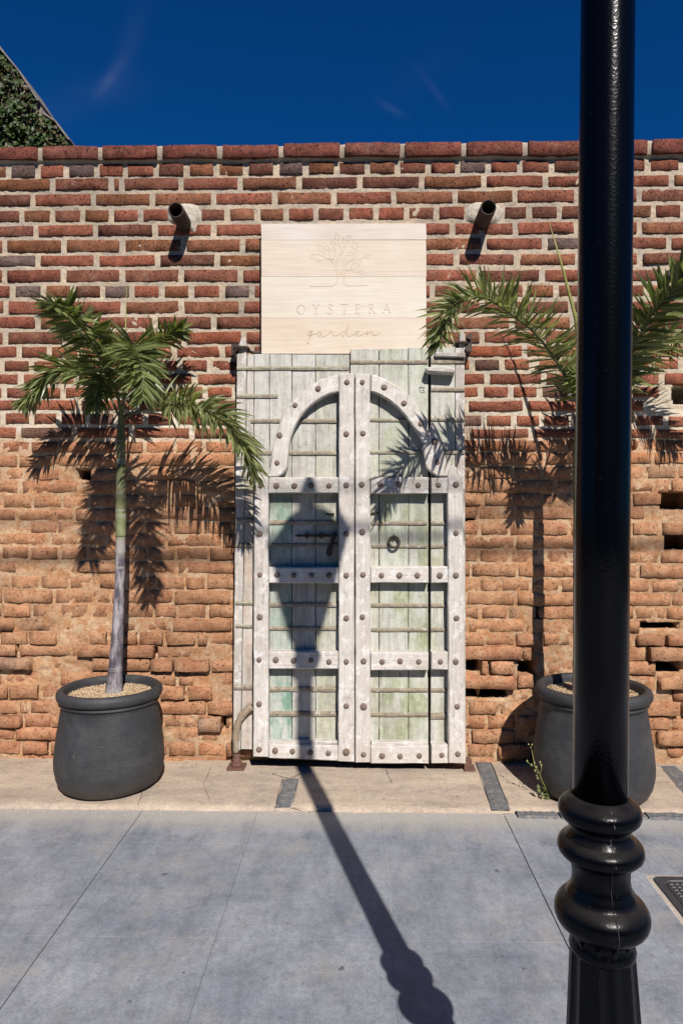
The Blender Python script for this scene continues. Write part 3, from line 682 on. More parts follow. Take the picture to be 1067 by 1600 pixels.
# mortar bed of the coping
xs = np.arange(-4.2, 4.2, 0.012); V = []; F = []
zt0, zt1 = W(200, 227.8, YC), W(860, 220, YC); zb0, zb1 = W(200, 248, YC), W(860, 241.5, YC)
for x in xs:
    f = (x-zt0.x)/(zt1.x-zt0.x); zt = zt0.z+(zt1.z-zt0.z)*f; zb = zb0.z+(zb1.z-zb0.z)*f
    a = float(fbm(x, 0, 9, 3, 9)); b = float(fbm(x, 3, 40, 3, 9)); tp = zt+0.007*(a-.42)*2+.006*(b-.5)
    V += [(x, YC+.075, zb-.035), (x, YC+.030+.006*b, zb-.004), (x, YC+.010+.012*a, zb+.006), (x, YC+.009+.010*b, zt-.008), (x, YC+.016, tp), (x, YC+.10, tp+.004), (x, YC+.46, tp)]
for i in range(len(xs)-1):
    for k in range(6): F.append((i*7+k, (i+1)*7+k, (i+1)*7+k+1, i*7+k+1))
mesh('coping_mortar', V, F, MORT, wall, smooth=True)
# mortar patches round the pipes
def patch(pts, y):
    C = Vector((sum(p[0] for p in pts)/len(pts), sum(p[1] for p in pts)/len(pts)))
    ring = catmull([Vector((p[0], p[1], 0)) for p in pts+[pts[0]]], 5)[:-1]; V = []; F = []; K = 7; n = len(ring)
    for j in range(K):
        t = 1-j/(K-1)*.93; dep = .012-.026*math.sin(min(1, (1-t)*2.2)*PI/2)
        for i, p in enumerate(ring):
            w = W(C.x+(p.x-C.x)*t*(1+.05*math.sin(i*2.3)*(j == 0)), C.y+(p.y-C.y)*t, D); V.append((w.x+random.uniform(-.002, .002), y+dep+.009*(float(fbm(w.x, w.z, 30, 3, 5))-.5), w.z))
    for j in range(K-1):
        for i in range(n): F.append((j*n+(i+1) % n, j*n+i, (j+1)*n+i, (j+1)*n+(i+1) % n))
    F.append(tuple((K-1)*n+i for i in range(n))[::-1])
    mesh('mortar_patch', V, F, PATCH, wall, smooth=True)
pm = M('pale_patch_mortar', 0.9, 0.1); pn = pm.noise(50, 6, rough=.7)
PATCH = pm.out(pm.ramp(pn, [(.3, srgb(170, 156, 136)), (.6, srgb(214, 204, 188))]), pm.bump(pn, .006))
patch([(259, 322), (282, 316), (306, 318), (316, 334), (312, 348), (306, 366), (282, 352), (262, 345)], D-.002)
patch([(728, 322), (745, 314), (775, 318), (788, 328), (782, 345), (766, 352), (742, 350), (726, 342)], D-.002)
# ------------------------------------------------------------------ drain pipes
def pipe(px, py, label):
    c = W(px, py, 3.380); r = .0395
    t = empty('drain_pipe', (c.x, D, c.z-.004), label=label, cat='pipe', group='drain pipes sticking out of the wall')
    n = 28; V = []; F = []
    prof = [(r, 3.60), (r, 3.386), (r-.0015, 3.381), (r-.0055, 3.380), (r-.007, 3.386), (r-.007, 3.56)]
    for (rr, y) in prof:
        for k in range(n):
            a = 2*PI*k/n; V.append((c.x+rr*math.cos(a), y, c.z+rr*math.sin(a)-(y-3.400)*.0))
    for j in range(len(prof)-1):
        for k in range(n): F.append((j*n+k, j*n+(k+1) % n, (j+1)*n+(k+1) % n, (j+1)*n+k))
    mesh('tube', V, F, TUBEM, t, smooth=True)
    V = [(c.x+(r-.0065)*math.cos(2*PI*k/n), 3.55, c.z+(r-.0065)*math.sin(2*PI*k/n)) for k in range(n)]
    mesh('plug', V, [tuple(range(n))], PIPEIN, t)
pipe(274.5, 327.5, 'round rusty drain pipe poking from the wall above the left palm')
pipe(763, 323.5, 'round rusty drain pipe poking from the wall right of the sign')
# ------------------------------------------------------------------ double door
YP, YF = 3.470, 3.410
door = empty('double_door', (W(545, 1190, 3.45).x, 3.45, 0.03), label='weathered whitewashed wooden double door with studded frame and arched mouldings', cat='door')
def beam(name, pts, Y, th, mat, parent, color, bev=.004, jit=.0011, seg=.06, px=True, **k):
    P = [(lambda w: Vector((w.x, w.z)))(W(a, b, Y)) if px else Vector((a, b)) for a, b in pts]
    ar = sum(P[i].x*P[(i+1) % len(P)].y-P[(i+1) % len(P)].x*P[i].y for i in range(len(P)))
    if ar < 0: P = P[::-1]
    Q = []
    for i in range(len(P)):
        a, b = P[i], P[(i+1) % len(P)]; n = max(1, int((b-a).length/seg))
        for q in range(n): Q.append(a+(b-a)*q/n)
    Q = [p+Vector((random.uniform(-jit, jit), random.uniform(-jit, jit))) for p in Q]
    n = len(Q); V = []; F = []
    for i in range(n):
        t = (Q[(i+1) % n]-Q[i-1]).normalized(); nr = Vector((-t.y, t.x))
        c = Q[i]+nr*bev*1.2; V.append((c.x, Y+random.uniform(-.0004, .0004), c.y))
    for i in range(n): V.append((Q[i].x, Y+bev*random.uniform(.8, 1.6), Q[i].y))
    for i in range(n): V.append((Q[i].x, Y+th, Q[i].y))
    F.append(tuple(range(n)))
    for a in (0, n):
        for i in range(n): F.append((a+(i+1) % n, a+i, a+n+i, a+n+(i+1) % n))
    F.append(tuple(2*n+i for i in range(n))[::-1])
    return mesh(name, V, F, mat, parent, color=color, **k)
def rect(x0, y0, x1, y1): return [(x0, y0), (x1, y0), (x1, y1), (x0, y1)]
WHT = (0.73, 0.665, 0.60, 1); WHT2 = (0.60, 0.54, 0.48, 1); TEAL = srgb(136, 172, 152); GRN = srgb(180, 186, 150); PGR = srgb(200, 198, 174); GW = srgb(210, 203, 192); GREY = srgb(186, 176, 166); PINK = srgb(214, 190, 174)
# upright planks
PT = 0.032
def plank(x0, y0, x1, y1, col, mat=PV, dy=0.0, xb0=None, xb1=None, **k):
    xb0 = x0 if xb0 is None else xb0; xb1 = x1 if xb1 is None else xb1
    beam('plank', [(x0+.45, y0+random.uniform(-1, .6)), (x1-.45, y0+random.uniform(-1, .6)), (xb1-.45, y1), (xb0+.45, y1)], YP+dy+random.uniform(-.0015, .0015), PT, mat, door, col, bev=.0018, **k)
plank(370, 552.5, 386, 1172, WHT2, WV, xb0=363.5, xb1=376, label='narrow bare grey plank at the left edge')
plank(386, 554, 397, 1171, PINK, xb0=376, xb1=395)
plank(397, 554, 421, 1183, GW, xb0=395, xb1=421)
plank(421, 553.5, 456, 758, GW)
plank(421, 758.3, 456, 1183, TEAL, label='plank painted teal green in the left leaf')
plank(456, 554, 493, 1183, GW)
plank(493, 554, 546, 1183, PGR)
plank(547, 545, 592, 1186, PGR)
plank(592, 544.5, 638, 1186, GRN)
plank(638, 543.5, 669.3, 1188, GRN)
plank(672.5, 541, 711, 1190, PGR)
plank(711, 543.5, 726, 1190, GREY, WV, xb1=728)
# dark crack sawn between the right leaf and its outer piece is a real gap; strip closing it from behind
beam('backing_board', rect(660, 548, 680, 1185), YP+PT+.002, .012, IRON, door, None)
beam('backing_board', rect(536, 558, 556, 1185), YP+PT+.002, .012, IRON, door, None)
# level battens
def batten(x0, x1, y0, y1, mat=PH, col=GREY, tilt=0):
    A = W(x0, (y0+y1)/2, YP-.008); B = W(x1, (y0+y1)/2+tilt, YP-.008); h = (W(x0, y0, YP).z-W(x0, y1, YP).z)/2
    n = max(3, int((B.x-A.x)/.03)); V = []; F = []
    for i in range(n+1):
        p = A+(B-A)*i/n; hh = h*random.uniform(.93, 1.06); dy = random.uniform(-.0008, .0008); dz = random.uniform(-.0007, .0007)
        V += [(p.x, YP+.004, p.z-hh+dz), (p.x, YP-.007+dy, p.z-hh*.93+dz), (p.x, YP-.0095+dy, p.z+dz), (p.x, YP-.006+dy, p.z+hh*.8+dz), (p.x, YP+.004, p.z+hh+dz)]
    for i in range(n):
        for k in range(4): F.append((i*5+k, (i+1)*5+k, (i+1)*5+k+1, i*5+k+1))
    F.append((0, 1, 2, 3, 4)); F.append(tuple(n*5+k for k in (4, 3, 2, 1, 0)))
    mesh('batten', V, F, mat, door, color=col)
BT = srgb(172, 158, 138); BTG = srgb(184, 180, 156)
for (x0, x1, y0, y1, c) in ((370, 545, 571.5, 578, BTG), (370, 434, 615, 621.5, BTG), (392, 530, 654, 660.5, BT), (400, 530, 704, 710.5, BTG),
    (547, 668.5, 562, 568, BT), (673, 726, 559.5, 567.5, BT), (673, 726, 605, 611, BT), (578, 668.5, 653, 658.5, BTG), (673, 726, 652, 657.5, BTG), (578, 668.5, 703, 709, BTG), (673, 726, 703, 709, BTG),
    (369, 396, 760, 766, BTG), (369, 396, 809, 815, BT), (368, 396, 849, 855, BT), (368, 396, 939, 945, BTG), (368, 396, 976, 981, BTG), (366, 396, 1070, 1078, BT),
    (419, 528, 812.5, 819.5, BT), (419, 528, 849, 855, BT), (419, 528, 941, 948.5, BT), (419, 528, 979, 985, BT), (419, 528, 1073, 1081, BT), (419, 528, 1111.5, 1119.5, BT),
    (580, 667, 814, 820, BT), (580, 667, 851, 856, BT), (580, 668.5, 943, 949, BT), (580, 668.5, 981, 987, BT), (580, 668.5, 1075.5, 1081.5, BT), (580, 668.5, 1114, 1120, BT),
    (673, 698, 814, 820, BT), (673, 698, 851, 856, BT), (673, 698, 943, 949, BT), (673, 698, 981, 987, BT), (673, 698, 1075.5, 1081.5, BT), (673, 698, 1114, 1124, BT)):
    batten(x0, x1, y0, y1, BTM, c)
beam('batten', [(680, 549.5), (727, 551), (727, 558.5), (680, 556.5)], YP-.028, .014, WH, door, srgb(146, 136, 126), label='short dark grey batten at the top right corner')
# framing: stiles, rails, arches
stileL = beam('stile', [(397.5, 744.5), (419, 745), (419.5, 1183.5), (395, 1183)], YF+.001, .058, WV, door, WHT)
stileC = beam('stile', [(530, 584), (553, 583), (553.6, 1191), (528.2, 1190)], YF-.002, .062, WV, door, WHT)
stileC2 = beam('stile', [(555, 583), (578, 585), (578.5, 1192), (555.2, 1192)], YF-.001, .061, WV, door, WHT)
stileR = beam('stile', [(699.5, 733), (708, 727), (716, 733), (722.5, 744), (727.5, 1194), (700.5, 1193)], YF+.001, .058, WV, door, WHT)
railsL = [beam('rail', rect(419.8, y0, 528.2, y1), YF+.003, .057, WH, door, WHT) for (y0, y1) in ((745.5, 770.5), (886.5, 911.5), (1018.5, 1045.5))]
railsL.append(beam('rail', [(419.8, 1163), (528.2, 1166), (528.2, 1189.5), (419.8, 1185)], YF+.003, .057, WH, door, WHT))
railsR = [beam('rail', rect(579, y0, 669.5, y1), YF+.003, .057, WH, door, WHT) for (y0, y1) in ((745.5, 771.5), (885.5, 911), (1020, 1047.5), (1166, 1193.5))]
railsE = [beam('rail', rect(673.5, y0, 699.6, y1), YF+.004, .056, WH, door, WHT) for (y0, y1) in ((746.5, 771), (885.5, 911), (1019, 1046.5), (1164, 1193))]
for (x0, x1, y) in ((420, 528, 1158), (580, 669, 1160)):   # sloping sill ledges over the bottom rails
    beam('ledge', rect(x0, y, x1, y+5.5), YF+.022, .038, WH, door, WHT2)
def z1(p): return (p[0]/2.808+360, p[1]/2.808+530)
def arch(outer, inner, label=None):
    o = [(v.x, v.y) for v in catmull([Vector((*z1(p), 0)) for p in outer], 4)]; i_ = [(v.x, v.y) for v in catmull([Vector((*z1(p), 0)) for p in inner], 4)]
    return beam('arch', o+i_[::-1], YF+.004, .055, WV, door, WHT, bev=.005, jit=.0004, seg=.2)
archL = arch([(477, 152), (430, 166), (375, 188), (300, 245), (245, 310), (208, 390), (186, 470), (177, 540), (165, 604)], [(477, 229), (440, 238), (400, 257), (340, 300), (295, 360), (265, 430), (253, 500), (248, 560), (225, 592), (204, 605)])
archR = arch([(615, 152), (650, 162), (700, 186), (755, 222), (800, 265), (840, 318), (868, 358)], [(615, 227), (660, 246), (705, 275), (750, 315), (790, 365), (825, 420), (848, 464)])
archE = arch([(888, 363), (914, 421), (935, 490), (952, 555), (962, 603)], [(884, 366), (862, 420), (841, 469), (849, 508), (856, 554), (872, 576), (905, 602)])
# ledge line carved along the rails
# studs
def stud_mesh():
    V = []; F = []; n = 10; prof = [(1.0, .0), (1.0, -.22), (.85, -.42), (.5, -.58)]
    for (r, y) in prof:
        for k in range(n): V.append((r*math.cos(2*PI*k/n), y, r*math.sin(2*PI*k/n)))
    V.append((0, -.64, 0))
    for j in range(3):
        for k in range(n): F.append((j*n+(k+1) % n, j*n+k, (j+1)*n+k, (j+1)*n+(k+1) % n)[::-1])
    for k in range(n): F.append((3*n+k, 3*n+(k+1) % n, 4*n))
    me = bpy.data.meshes.new('stud'); me.from_pydata(V, [], F); me.shade_smooth(); me.materials.append(STUD); return me
SM = stud_mesh()
def studs(parent, pts, Y):
    for p in pts:
        w = W(p[0], p[1], Y); s = .0148*random.uniform(.88, 1.08)*(p[2] if len(p) > 2 else 1)
        inst('stud', SM, (w.x, Y+.0005, w.z), parent, (s*random.uniform(.93, 1.07), s, s), (0, random.uniform(0, 6), 0))
studs(stileC, [(542, 597), (541, 678), (541, 758), (541, 834), (541, 899), (541, 966), (541, 1034), (541, 1103), (541, 1175, 1.15)], YF-.002)
studs(stileC2, [(566, 597), (567, 677), (565, 757), (566, 831, 1.1), (567, 898), (566, 964), (568, 1033), (568, 1104, 1.2), (568, 1179)], YF-.001)
studs(archL, [(497, 607), (461, 633), (437, 680), (433, 723)], YF+.004); studs(archR, [(600, 605), (631, 630), (657, 662)], YF+.004); studs(archE, [(678, 690), (683, 722)], YF+.004)
studs(stileL, [(407, 759), (406, 834), (406, 898), (406, 964), (405, 1031), (405, 1100), (405, 1171)], YF+.001)
studs(stileR, [(712, 757), (712, 833), (712, 899), (713, 966), (712, 1034), (714, 1104), (715, 1178)], YF+.001)
for o, P in zip(railsL, ([(432, 759), (460, 759), (486, 759), (514, 759)], [(433, 898), (459, 899), (487, 899), (514, 899)], [(431, 1031), (459, 1032), (486, 1032), (514, 1034)], [(430, 1173), (457, 1174), (485, 1176), (513, 1177)])): studs(o, P, YF+.003)
for o, P in zip(railsR, ([(594, 757), (623, 757), (653, 758)], [(596, 899), (624, 899), (652, 899)], [(597, 1034), (625, 1033), (654, 1034)], [(597, 1181), (625, 1182), (655, 1181)])): studs(o, P, YF+.003)
for o, P in zip(railsE, ([(685, 758)], [(687, 899)], [(688, 1034)], [(690, 1180)])): studs(o, P, YF+.004)
# wooden turn block top right
beam('latch_block', [(666, 573), (690, 571.5), (709, 574), (712.5, 578), (709, 583.5), (684, 582), (669, 580.5), (665, 577)], YP-.062, .058, WH, door, WHT2, bev=.006, label='chunky wooden block nailed across the crack near the top right')
# ring pull with staple
c = W(615.5, 847, YP-.018); t = MB()
t.add(*tube([(c.x+.0265*math.cos(a), YP-.020+.006*math.sin(a), c.z+.0265*math.sin(a)) for a in np.linspace(0, 2*PI, 25)], .0062, 8, False))
ring = t.build('ring_pull', IRON, door, smooth=True)
t = MB(); t.add(*tube([(c.x, YP, c.z+.036), (c.x, YP-.016, c.z+.034), (c.x, YP-.028, c.z+.027), (c.x, YP-.018, c.z+.020), (c.x, YP, c.z+.019)], .0042, 6)); t.build('staple', IRON, ring, smooth=True)
# slide bolt and hasp on the left leaf
a, b = W(461, 837, YP-.02), W(527, 837, YP-.02); t = MB()
t.add(*tube([a, a+Vector((.01, 0, 0)), a+Vector((.022, 0, 0)), a+Vector((.032, 0, 0)), a+Vector((.045, 0, 0)), b], [.003, .005, .008, .005, .006, .007], 8))
for f in (.28, .62, .9):
    p = a+(b-a)*f; t.add(*box(p.x-.006, p.x+.006, YP-.034, YP, p.z-.014, p.z+.014))
bolt = t.build('slide_bolt', IRON, door, smooth=False)
beam('hasp', [(518, 838), (524, 839), (521, 852), (518, 868), (513, 870), (509.5, 866), (511, 856), (515, 850)], YP-.022, .012, IRON, bolt, None, bev=.003)
for (x, y) in ((516, 803.5), (586, 802)):
    p = W(x, y, YP-.01); t = MB(); t.add(*tube([(p.x-.022, YP-.008, p.z), (p.x+.02, YP-.010, p.z+.002)], .0045, 6)); t.build('keeper', IRON, door)
# small stencilled mark by the crack
def ribbon(P, w, y, y2=None):
    P = [Vector((p[0], p[1])) for p in P]; V = []; F = []
    for i, p in enumerate(P):
        t = (P[min(i+1, len(P)-1)]-P[max(i-1, 0)])
        t = t.normalized() if t.length > 0 else Vector((1, 0)); n = Vector((-t.y, t.x))*w/2
        V += [(p.x-n.x, y, p.y-n.y), (p.x+n.x, y, p.y+n.y)]
    for i in range(len(P)-1): F.append((2*i, 2*i+2, 2*i+3, 2*i+1))
    return V, F
def strokes(L, Y, y, w, conv, n=6):
    mb = MB()
    for s in L:
        P = [W(*conv(p), Y) for p in s]; P = [Vector((p.x, p.z, 0)) for p in P]
        P = catmull(P, n) if len(P) > 2 else P
        mb.add(*ribbon(P, w, y))
    return mb
zz = lambda p: (640+p[0]/8.0, 580+p[1]/8.0)
strokes([[(135, 208), (150, 205), (168, 212), (160, 235), (175, 240), (178, 262), (158, 268), (140, 258)], [(118, 205), (128, 262)], [(118, 200), (190, 208)]], YP, YP-.0022, .0022, zz).build('painted_numeral', EMB2 := M('faded_ink', .9).out(srgb(112, 112, 104)), door)
# pivots and hinge irons
t = MB(); A = W(378, 556, 3.485); B = W(378, 529, 3.485)
beam('pivot_post', [(371.5, 556), (374, 535), (377, 528), (384, 530), (385.5, 556)], 3.472, .03, WV, door, WHT2)
mb = MB(); p = W(377, 545, 3.47)
mb.add(*tube([(p.x+.035*math.cos(a), 3.487+.032*math.sin(a), p.z+.004) for a in np.linspace(0, 2*PI, 17)], .009, 6, False))
mb.add(*tube([(p.x-.02, 3.455, p.z), (p.x-.034, 3.46, p.z-.02), (p.x-.03, 3.475, p.z-.045)], .007, 6)); mb.add(*box(p.x-.052, p.x-.018, 3.475, 3.56, p.z-.03, p.z+.028))
mb.add(*tube([(p.x+.02, 3.50, p.z), (p.x+.045, 3.53, p.z-.004), (p.x+.09, 3.545, p.z-.002)], .009, 6)); mb.build('hinge_iron', IRON, door)
beam('pivot_post', [(717, 546), (717.5, 520), (722, 516), (727, 521), (727.5, 546)], 3.472, .03, WV, door, WHT2)
mb = MB(); p = W(722, 536, 3.47)
mb.add(*tube([(p.x+.030*math.cos(a), 3.487+.030*math.sin(a), p.z) for a in np.linspace(0, 2*PI, 17)], .008, 6, False))
mb.add(*box(p.x+.018, p.x+.048, 3.47, 3.56, p.z-.042, p.z+.012)); mb.add(*box(p.x-.034, p.x-.020, 3.48, 3.56, p.z-.03, p.z+.012))
mb.add(*tube([(p.x+.035, 3.452, p.z+.03), (p.x+.035, 3.49, p.z+.028)], .014, 10)); mb.build('hinge_iron', IRON, door)
# bottom left curved brace and socket
P = [W(x, y, 3.455) for x, y in ((394, 1104), (384, 1112), (375, 1124), (369.5, 1142), (368.5, 1160), (369, 1176))]
mb = MB(); mb.add(*tube(catmull(P, 4), [.021]*8+[.018]*8+[.0155]*5, 8)); mb.build('curved_brace', BTM, door, smooth=True, color=srgb(176, 152, 130))
p = W(370, 1203, 3.455)
V, F = lathe([(.022, 0.028), (.022, .046), (.019, .05), (.019, .068), (.013, .072)], p.x, 3.455, 14); s1 = MB(); s1.add(V, F)
s1.add(*box(p.x-.044, p.x+.044, 3.415, 3.50, .002, .012)); s1.add(*lathe([(.027, 0.012), (.030, .018), (.027, .030)], p.x, 3.455, 14)); s1.build('pivot_socket', RUST, door)
p = W(733, 1190, 3.47); s1 = MB(); s1.add(*box(p.x-.03, p.x+.024, 3.43, 3.50, .002, .012)); s1.add(*box(p.x-.03, p.x+.008, 3.44, 3.50, .012, .05)); s1.build('pivot_socket', RUST, door)
# ------------------------------------------------------------------ sign
YS = 3.492
sign = empty('wooden_sign', (W(537, 552, YS).x, YS, W(537, 552, YS).z), label='square pale board sign engraved with a tree and lettering above the door', cat='sign')
ysp = [(349.5, 374.85), (375.05, 432.0), (432.2, 496.8), (497.0, 552.5)]
sc = [srgb(226, 214, 204), srgb(230, 216, 200), srgb(234, 224, 210), srgb(232, 216, 198)]
for (a, b), c in zip(ysp, sc):
    d0 = .7*(a < 360)
    beam('board', [(408+(a-349)*.003, a), (665.4, a-d0), (666.2, b-d0), (408.6, b)], YS+random.uniform(-.0003, .0003), .028, SG, sign, c, bev=.0005, jit=.0001, seg=.3)
V, F = box(W(412, 400, YS).x, W(662, 400, YS).x, YS+.0285, YS+.05, W(500, 548, YS).z, W(500, 354, YS).z); mesh('batten', V, F, SG, sign, color=sc[3])
zt_ = lambda p: (480+p[0]/10.16, 355+p[1]/10.16)
L = [[(40, 940), (180, 938), (330, 936), (415, 930), (465, 885), (482, 820), (470, 760), (455, 690), (440, 610)], [(960, 926), (800, 928), (660, 930), (610, 922), (580, 870), (588, 790), (597, 690)],
     [(440, 605), (400, 570), (360, 525), (310, 500), (240, 460), (180, 438), (105, 432)], [(440, 575), (395, 535), (365, 505), (300, 500), (250, 525), (200, 540)],
     [(545, 765), (500, 700), (470, 620), (480, 540), (530, 450), (570, 390), (585, 330), (575, 240)], [(455, 575), (460, 520), (500, 450), (560, 400)],
     [(545, 765), (565, 680), (578, 560), (585, 500), (610, 455), (655, 435)], [(597, 600), (650, 545), (720, 505), (765, 475), (785, 420), (765, 355)], [(600, 670), (615, 610), (670, 550), (740, 520), (820, 515), (870, 480), (920, 468)],
     [(600, 677), (680, 678), (740, 665), (790, 630), (805, 600)], [(600, 688), (680, 690), (740, 712), (810, 712)], [(700, 670), (692, 635), (715, 595)],
     [(350, 505), (355, 440), (345, 375)], [(400, 520), (430, 470), (438, 420), (430, 375)], [(267, 460), (268, 420), (255, 380)],
     [(540, 375), (530, 310), (510, 260), (485, 208)], [(525, 315), (480, 290), (455, 255)], [(580, 310), (615, 295), (635, 250), (632, 220)], [(360, 510), (390, 530), (415, 495)]]
def leafo(bx, by, tx, ty, wd):
    a = Vector((bx, by)); b = Vector((tx, ty)); d = b-a; n = Vector((-d.y, d.x)).normalized()*wd
    return [[tuple(a), tuple(a+d*.22+n*.85), tuple(a+d*.5+n), tuple(a+d*.8+n*.45), tuple(b)], [tuple(a), tuple(a+d*.22-n*.85), tuple(a+d*.5-n), tuple(a+d*.8-n*.45), tuple(b)]]
for q in ((485, 208, 455, 92, 36), (570, 240, 568, 165, 19), (632, 222, 685, 125, 36), (765, 355, 730, 215, 42), (445, 275, 362, 238, 30), (255, 380, 175, 288, 44), (345, 372, 300, 290, 32), (430, 375, 428, 308, 18), (110, 432, 42, 508, 32), (205, 540, 120, 515, 22), (655, 435, 742, 415, 27), (920, 468, 1005, 435, 25), (720, 595, 768, 558, 17), (805, 605, 855, 530, 28), (812, 712, 905, 722, 32)):
    L += leafo(*q)
strokes(L, YS, YS-.0008, .0021, zt_).build('tree_emblem', EMB, sign)
zl = lambda p: (455+p[0]/6.467, 465+p[1]/6.467)
Lt = {'O': [[(98+40*math.cos(a), 121+47*math.sin(a)) for a in np.linspace(0, 2*PI, 20)], [(98+35*math.cos(a), 121+45*math.sin(a)) for a in np.linspace(1.9, 4.4, 10)]],
 'Y': [[(222, 73), (250, 118)], [(276, 73), (250, 118)], [(250, 118), (250, 163)], [(212, 72), (236, 72)], [(264, 72), (286, 72)], [(238, 164), (262, 164)]],
 'S': [[(414, 82), (400, 70), (382, 72), (372, 88), (384, 106), (404, 120), (418, 138), (408, 158), (388, 164), (368, 154)], [(414, 72), (415, 90)], [(367, 146), (367, 163)]],
 'T': [[(500, 68), (574, 68)], [(537, 68), (537, 160)], [(526, 161), (548, 161)], [(500, 68), (499, 78)], [(574, 68), (575, 78)]],
 'E': [[(655, 67), (655, 161)], [(645, 67), (690, 67)], [(645, 161), (696, 161)], [(655, 112), (682, 112)], [(690, 67), (691, 76)], [(696, 161), (698, 150)], [(682, 107), (682, 117)]],
 'R': [[(791, 66), (791, 160)], [(782, 66), (812, 66), (826, 78), (824, 98), (808, 110), (791, 111)], [(806, 111), (842, 158)], [(782, 160), (801, 160)], [(836, 158), (848, 158)]],
 'A': [[(962, 62), (930, 152)], [(962, 62), (996, 152)], [(942, 122), (982, 122)], [(918, 153), (940, 153)], [(984, 152), (1008, 152)]]}
for ch in 'OYSTERA':
    mb = strokes(Lt[ch], YS, YS-.0008, .0020, zl, 4)
    mb.build('letter', EMB, sign)
zg = lambda p: (470+p[0]/7.621, 495+p[1]/7.621)
G = [[(128, 180), (105, 172), (84, 195), (90, 222), (112, 215), (130, 185), (128, 165), (122, 220), (108, 280), (92, 315), (78, 305), (82, 270), (110, 230), (150, 205), (190, 200)],
     [(240, 185), (215, 178), (198, 200), (205, 228), (228, 222), (243, 190), (244, 220), (262, 235), (300, 222), (340, 190), (352, 172), (362, 180), (385, 178), (380, 205), (392, 225), (430, 222), (470, 200)],
     [(530, 180), (500, 175), (484, 205), (496, 230), (520, 215), (545, 165), (570, 110), (572, 82), (560, 90), (545, 150), (548, 205), (565, 230), (610, 222), (655, 200), (690, 188), (685, 172), (662, 175), (650, 200), (665, 225), (710, 222), (760, 200), (790, 175), (798, 185), (785, 218), (800, 195), (835, 175), (852, 185), (855, 208), (880, 220), (915, 210), (942, 182)]]
strokes(G, YS, YS-.0008, .0024, zg).build('script_word', EMB, sign)
# ------------------------------------------------------------------ pots
def pot(px, Y, sc, label, phase):
    c = W(px, 900, Y); cx = c.x
    t = empty('plant_pot', (cx, Y, 0), label=label, cat='plant pot', group='charcoal clay pots by the wall')
    prof = [(.150, .003), (.205, .006), (.226, .020), (.243, .055), (.252, .10), (.2535, .14), (.2485, .20), (.239, .27), (.229, .33), (.222, .375), (.219, .396), (.226, .402), (.228, .409), (.224, .415)]
    mb = MB(); mb.add(*lathe([(r*sc, z*sc) for r, z in prof], cx, Y, 72, .004)); mb.build('body', POT, t, smooth=True)
    rim = [(.222, .413), (.234, .418), (.2415, .430), (.243, .444), (.239, .458), (.228, .467), (.216, .468), (.207, .461), (.203, .446), (.202, .38), (.200, .33)]
    V, F = lathe([(r*sc, z*sc) for r, z in rim], cx, Y, 72, .003); F = F[:-2]; mesh('rim', V, F, POT, t, smooth=True)
    # rope-like ring below the rim
    mb = MB(); mb.add(*tube([(cx+.2255*sc*math.cos(a), Y+.2255*sc*math.sin(a), .404*sc) for a in np.linspace(0, 2*PI, 65)], .005, 6, False)); mb.build('moulding', POT, t, smooth=True)
    return cx
PXL, PYL, SCL = 172.5, 3.245, 1.0
PXR, PYR, SCR = 925.5, 3.205, 1.06
cxl = pot(PXL, PYL, SCL, 'charcoal clay pot left of the door holding the fully visible palm', 0)
cxr = pot(PXR, PYR, SCR, 'charcoal clay pot on the right, partly hidden by the lamp post', 1)
gm = M('tan_gravel', .85); gg = gm.n.new('ShaderNodeNewGeometry'); GRV = gm.out(gm.ramp(gg.outputs['Random Per Island'], [(0, srgb(150, 118, 84)), (.4, srgb(206, 176, 138)), (.8, srgb(226, 206, 176)), (1, srgb(140, 96, 66))]))
def gravel(cx, cy, sc, where):
    mb = MB(); R = .201*sc
    V = [(cx, cy, .440*sc)]+[(cx+R*math.cos(2*PI*k/24), cy+R*math.sin(2*PI*k/24), .426*sc) for k in range(24)]
    mb.add(V, [(0, 1+k, 1+(k+1) % 24) for k in range(24)])
    for _ in range(2600):
        a = random.uniform(0, 2*PI); r = R*math.sqrt(random.random())*.985; x, y = cx+r*math.cos(a), cy+r*math.sin(a); z = (.440-.014*r/R)*sc+random.uniform(.0, .005)
        s = random.uniform(.0028, .0062); P = []
        for k in range(3):
            aa = k*2.1+random.random(); P.append((x+s*math.cos(aa), y+s*math.sin(aa), z+random.uniform(-.001, .001)))
        P += [(x, y, z+s*random.uniform(.6, 1.1)), (x, y, z-s)]
        mb.add(P, [(0, 1, 3), (1, 2, 3), (2, 0, 3), (1, 0, 4), (2, 1, 4), (0, 2, 4)])
    mb.build('gravel', GRV, None, label='tan gravel filling the %s pot round the palm trunk' % where, kind='stuff')
gravel(cxl, PYL, SCL, 'left'); gravel(cxr, PYR, SCR, 'right')
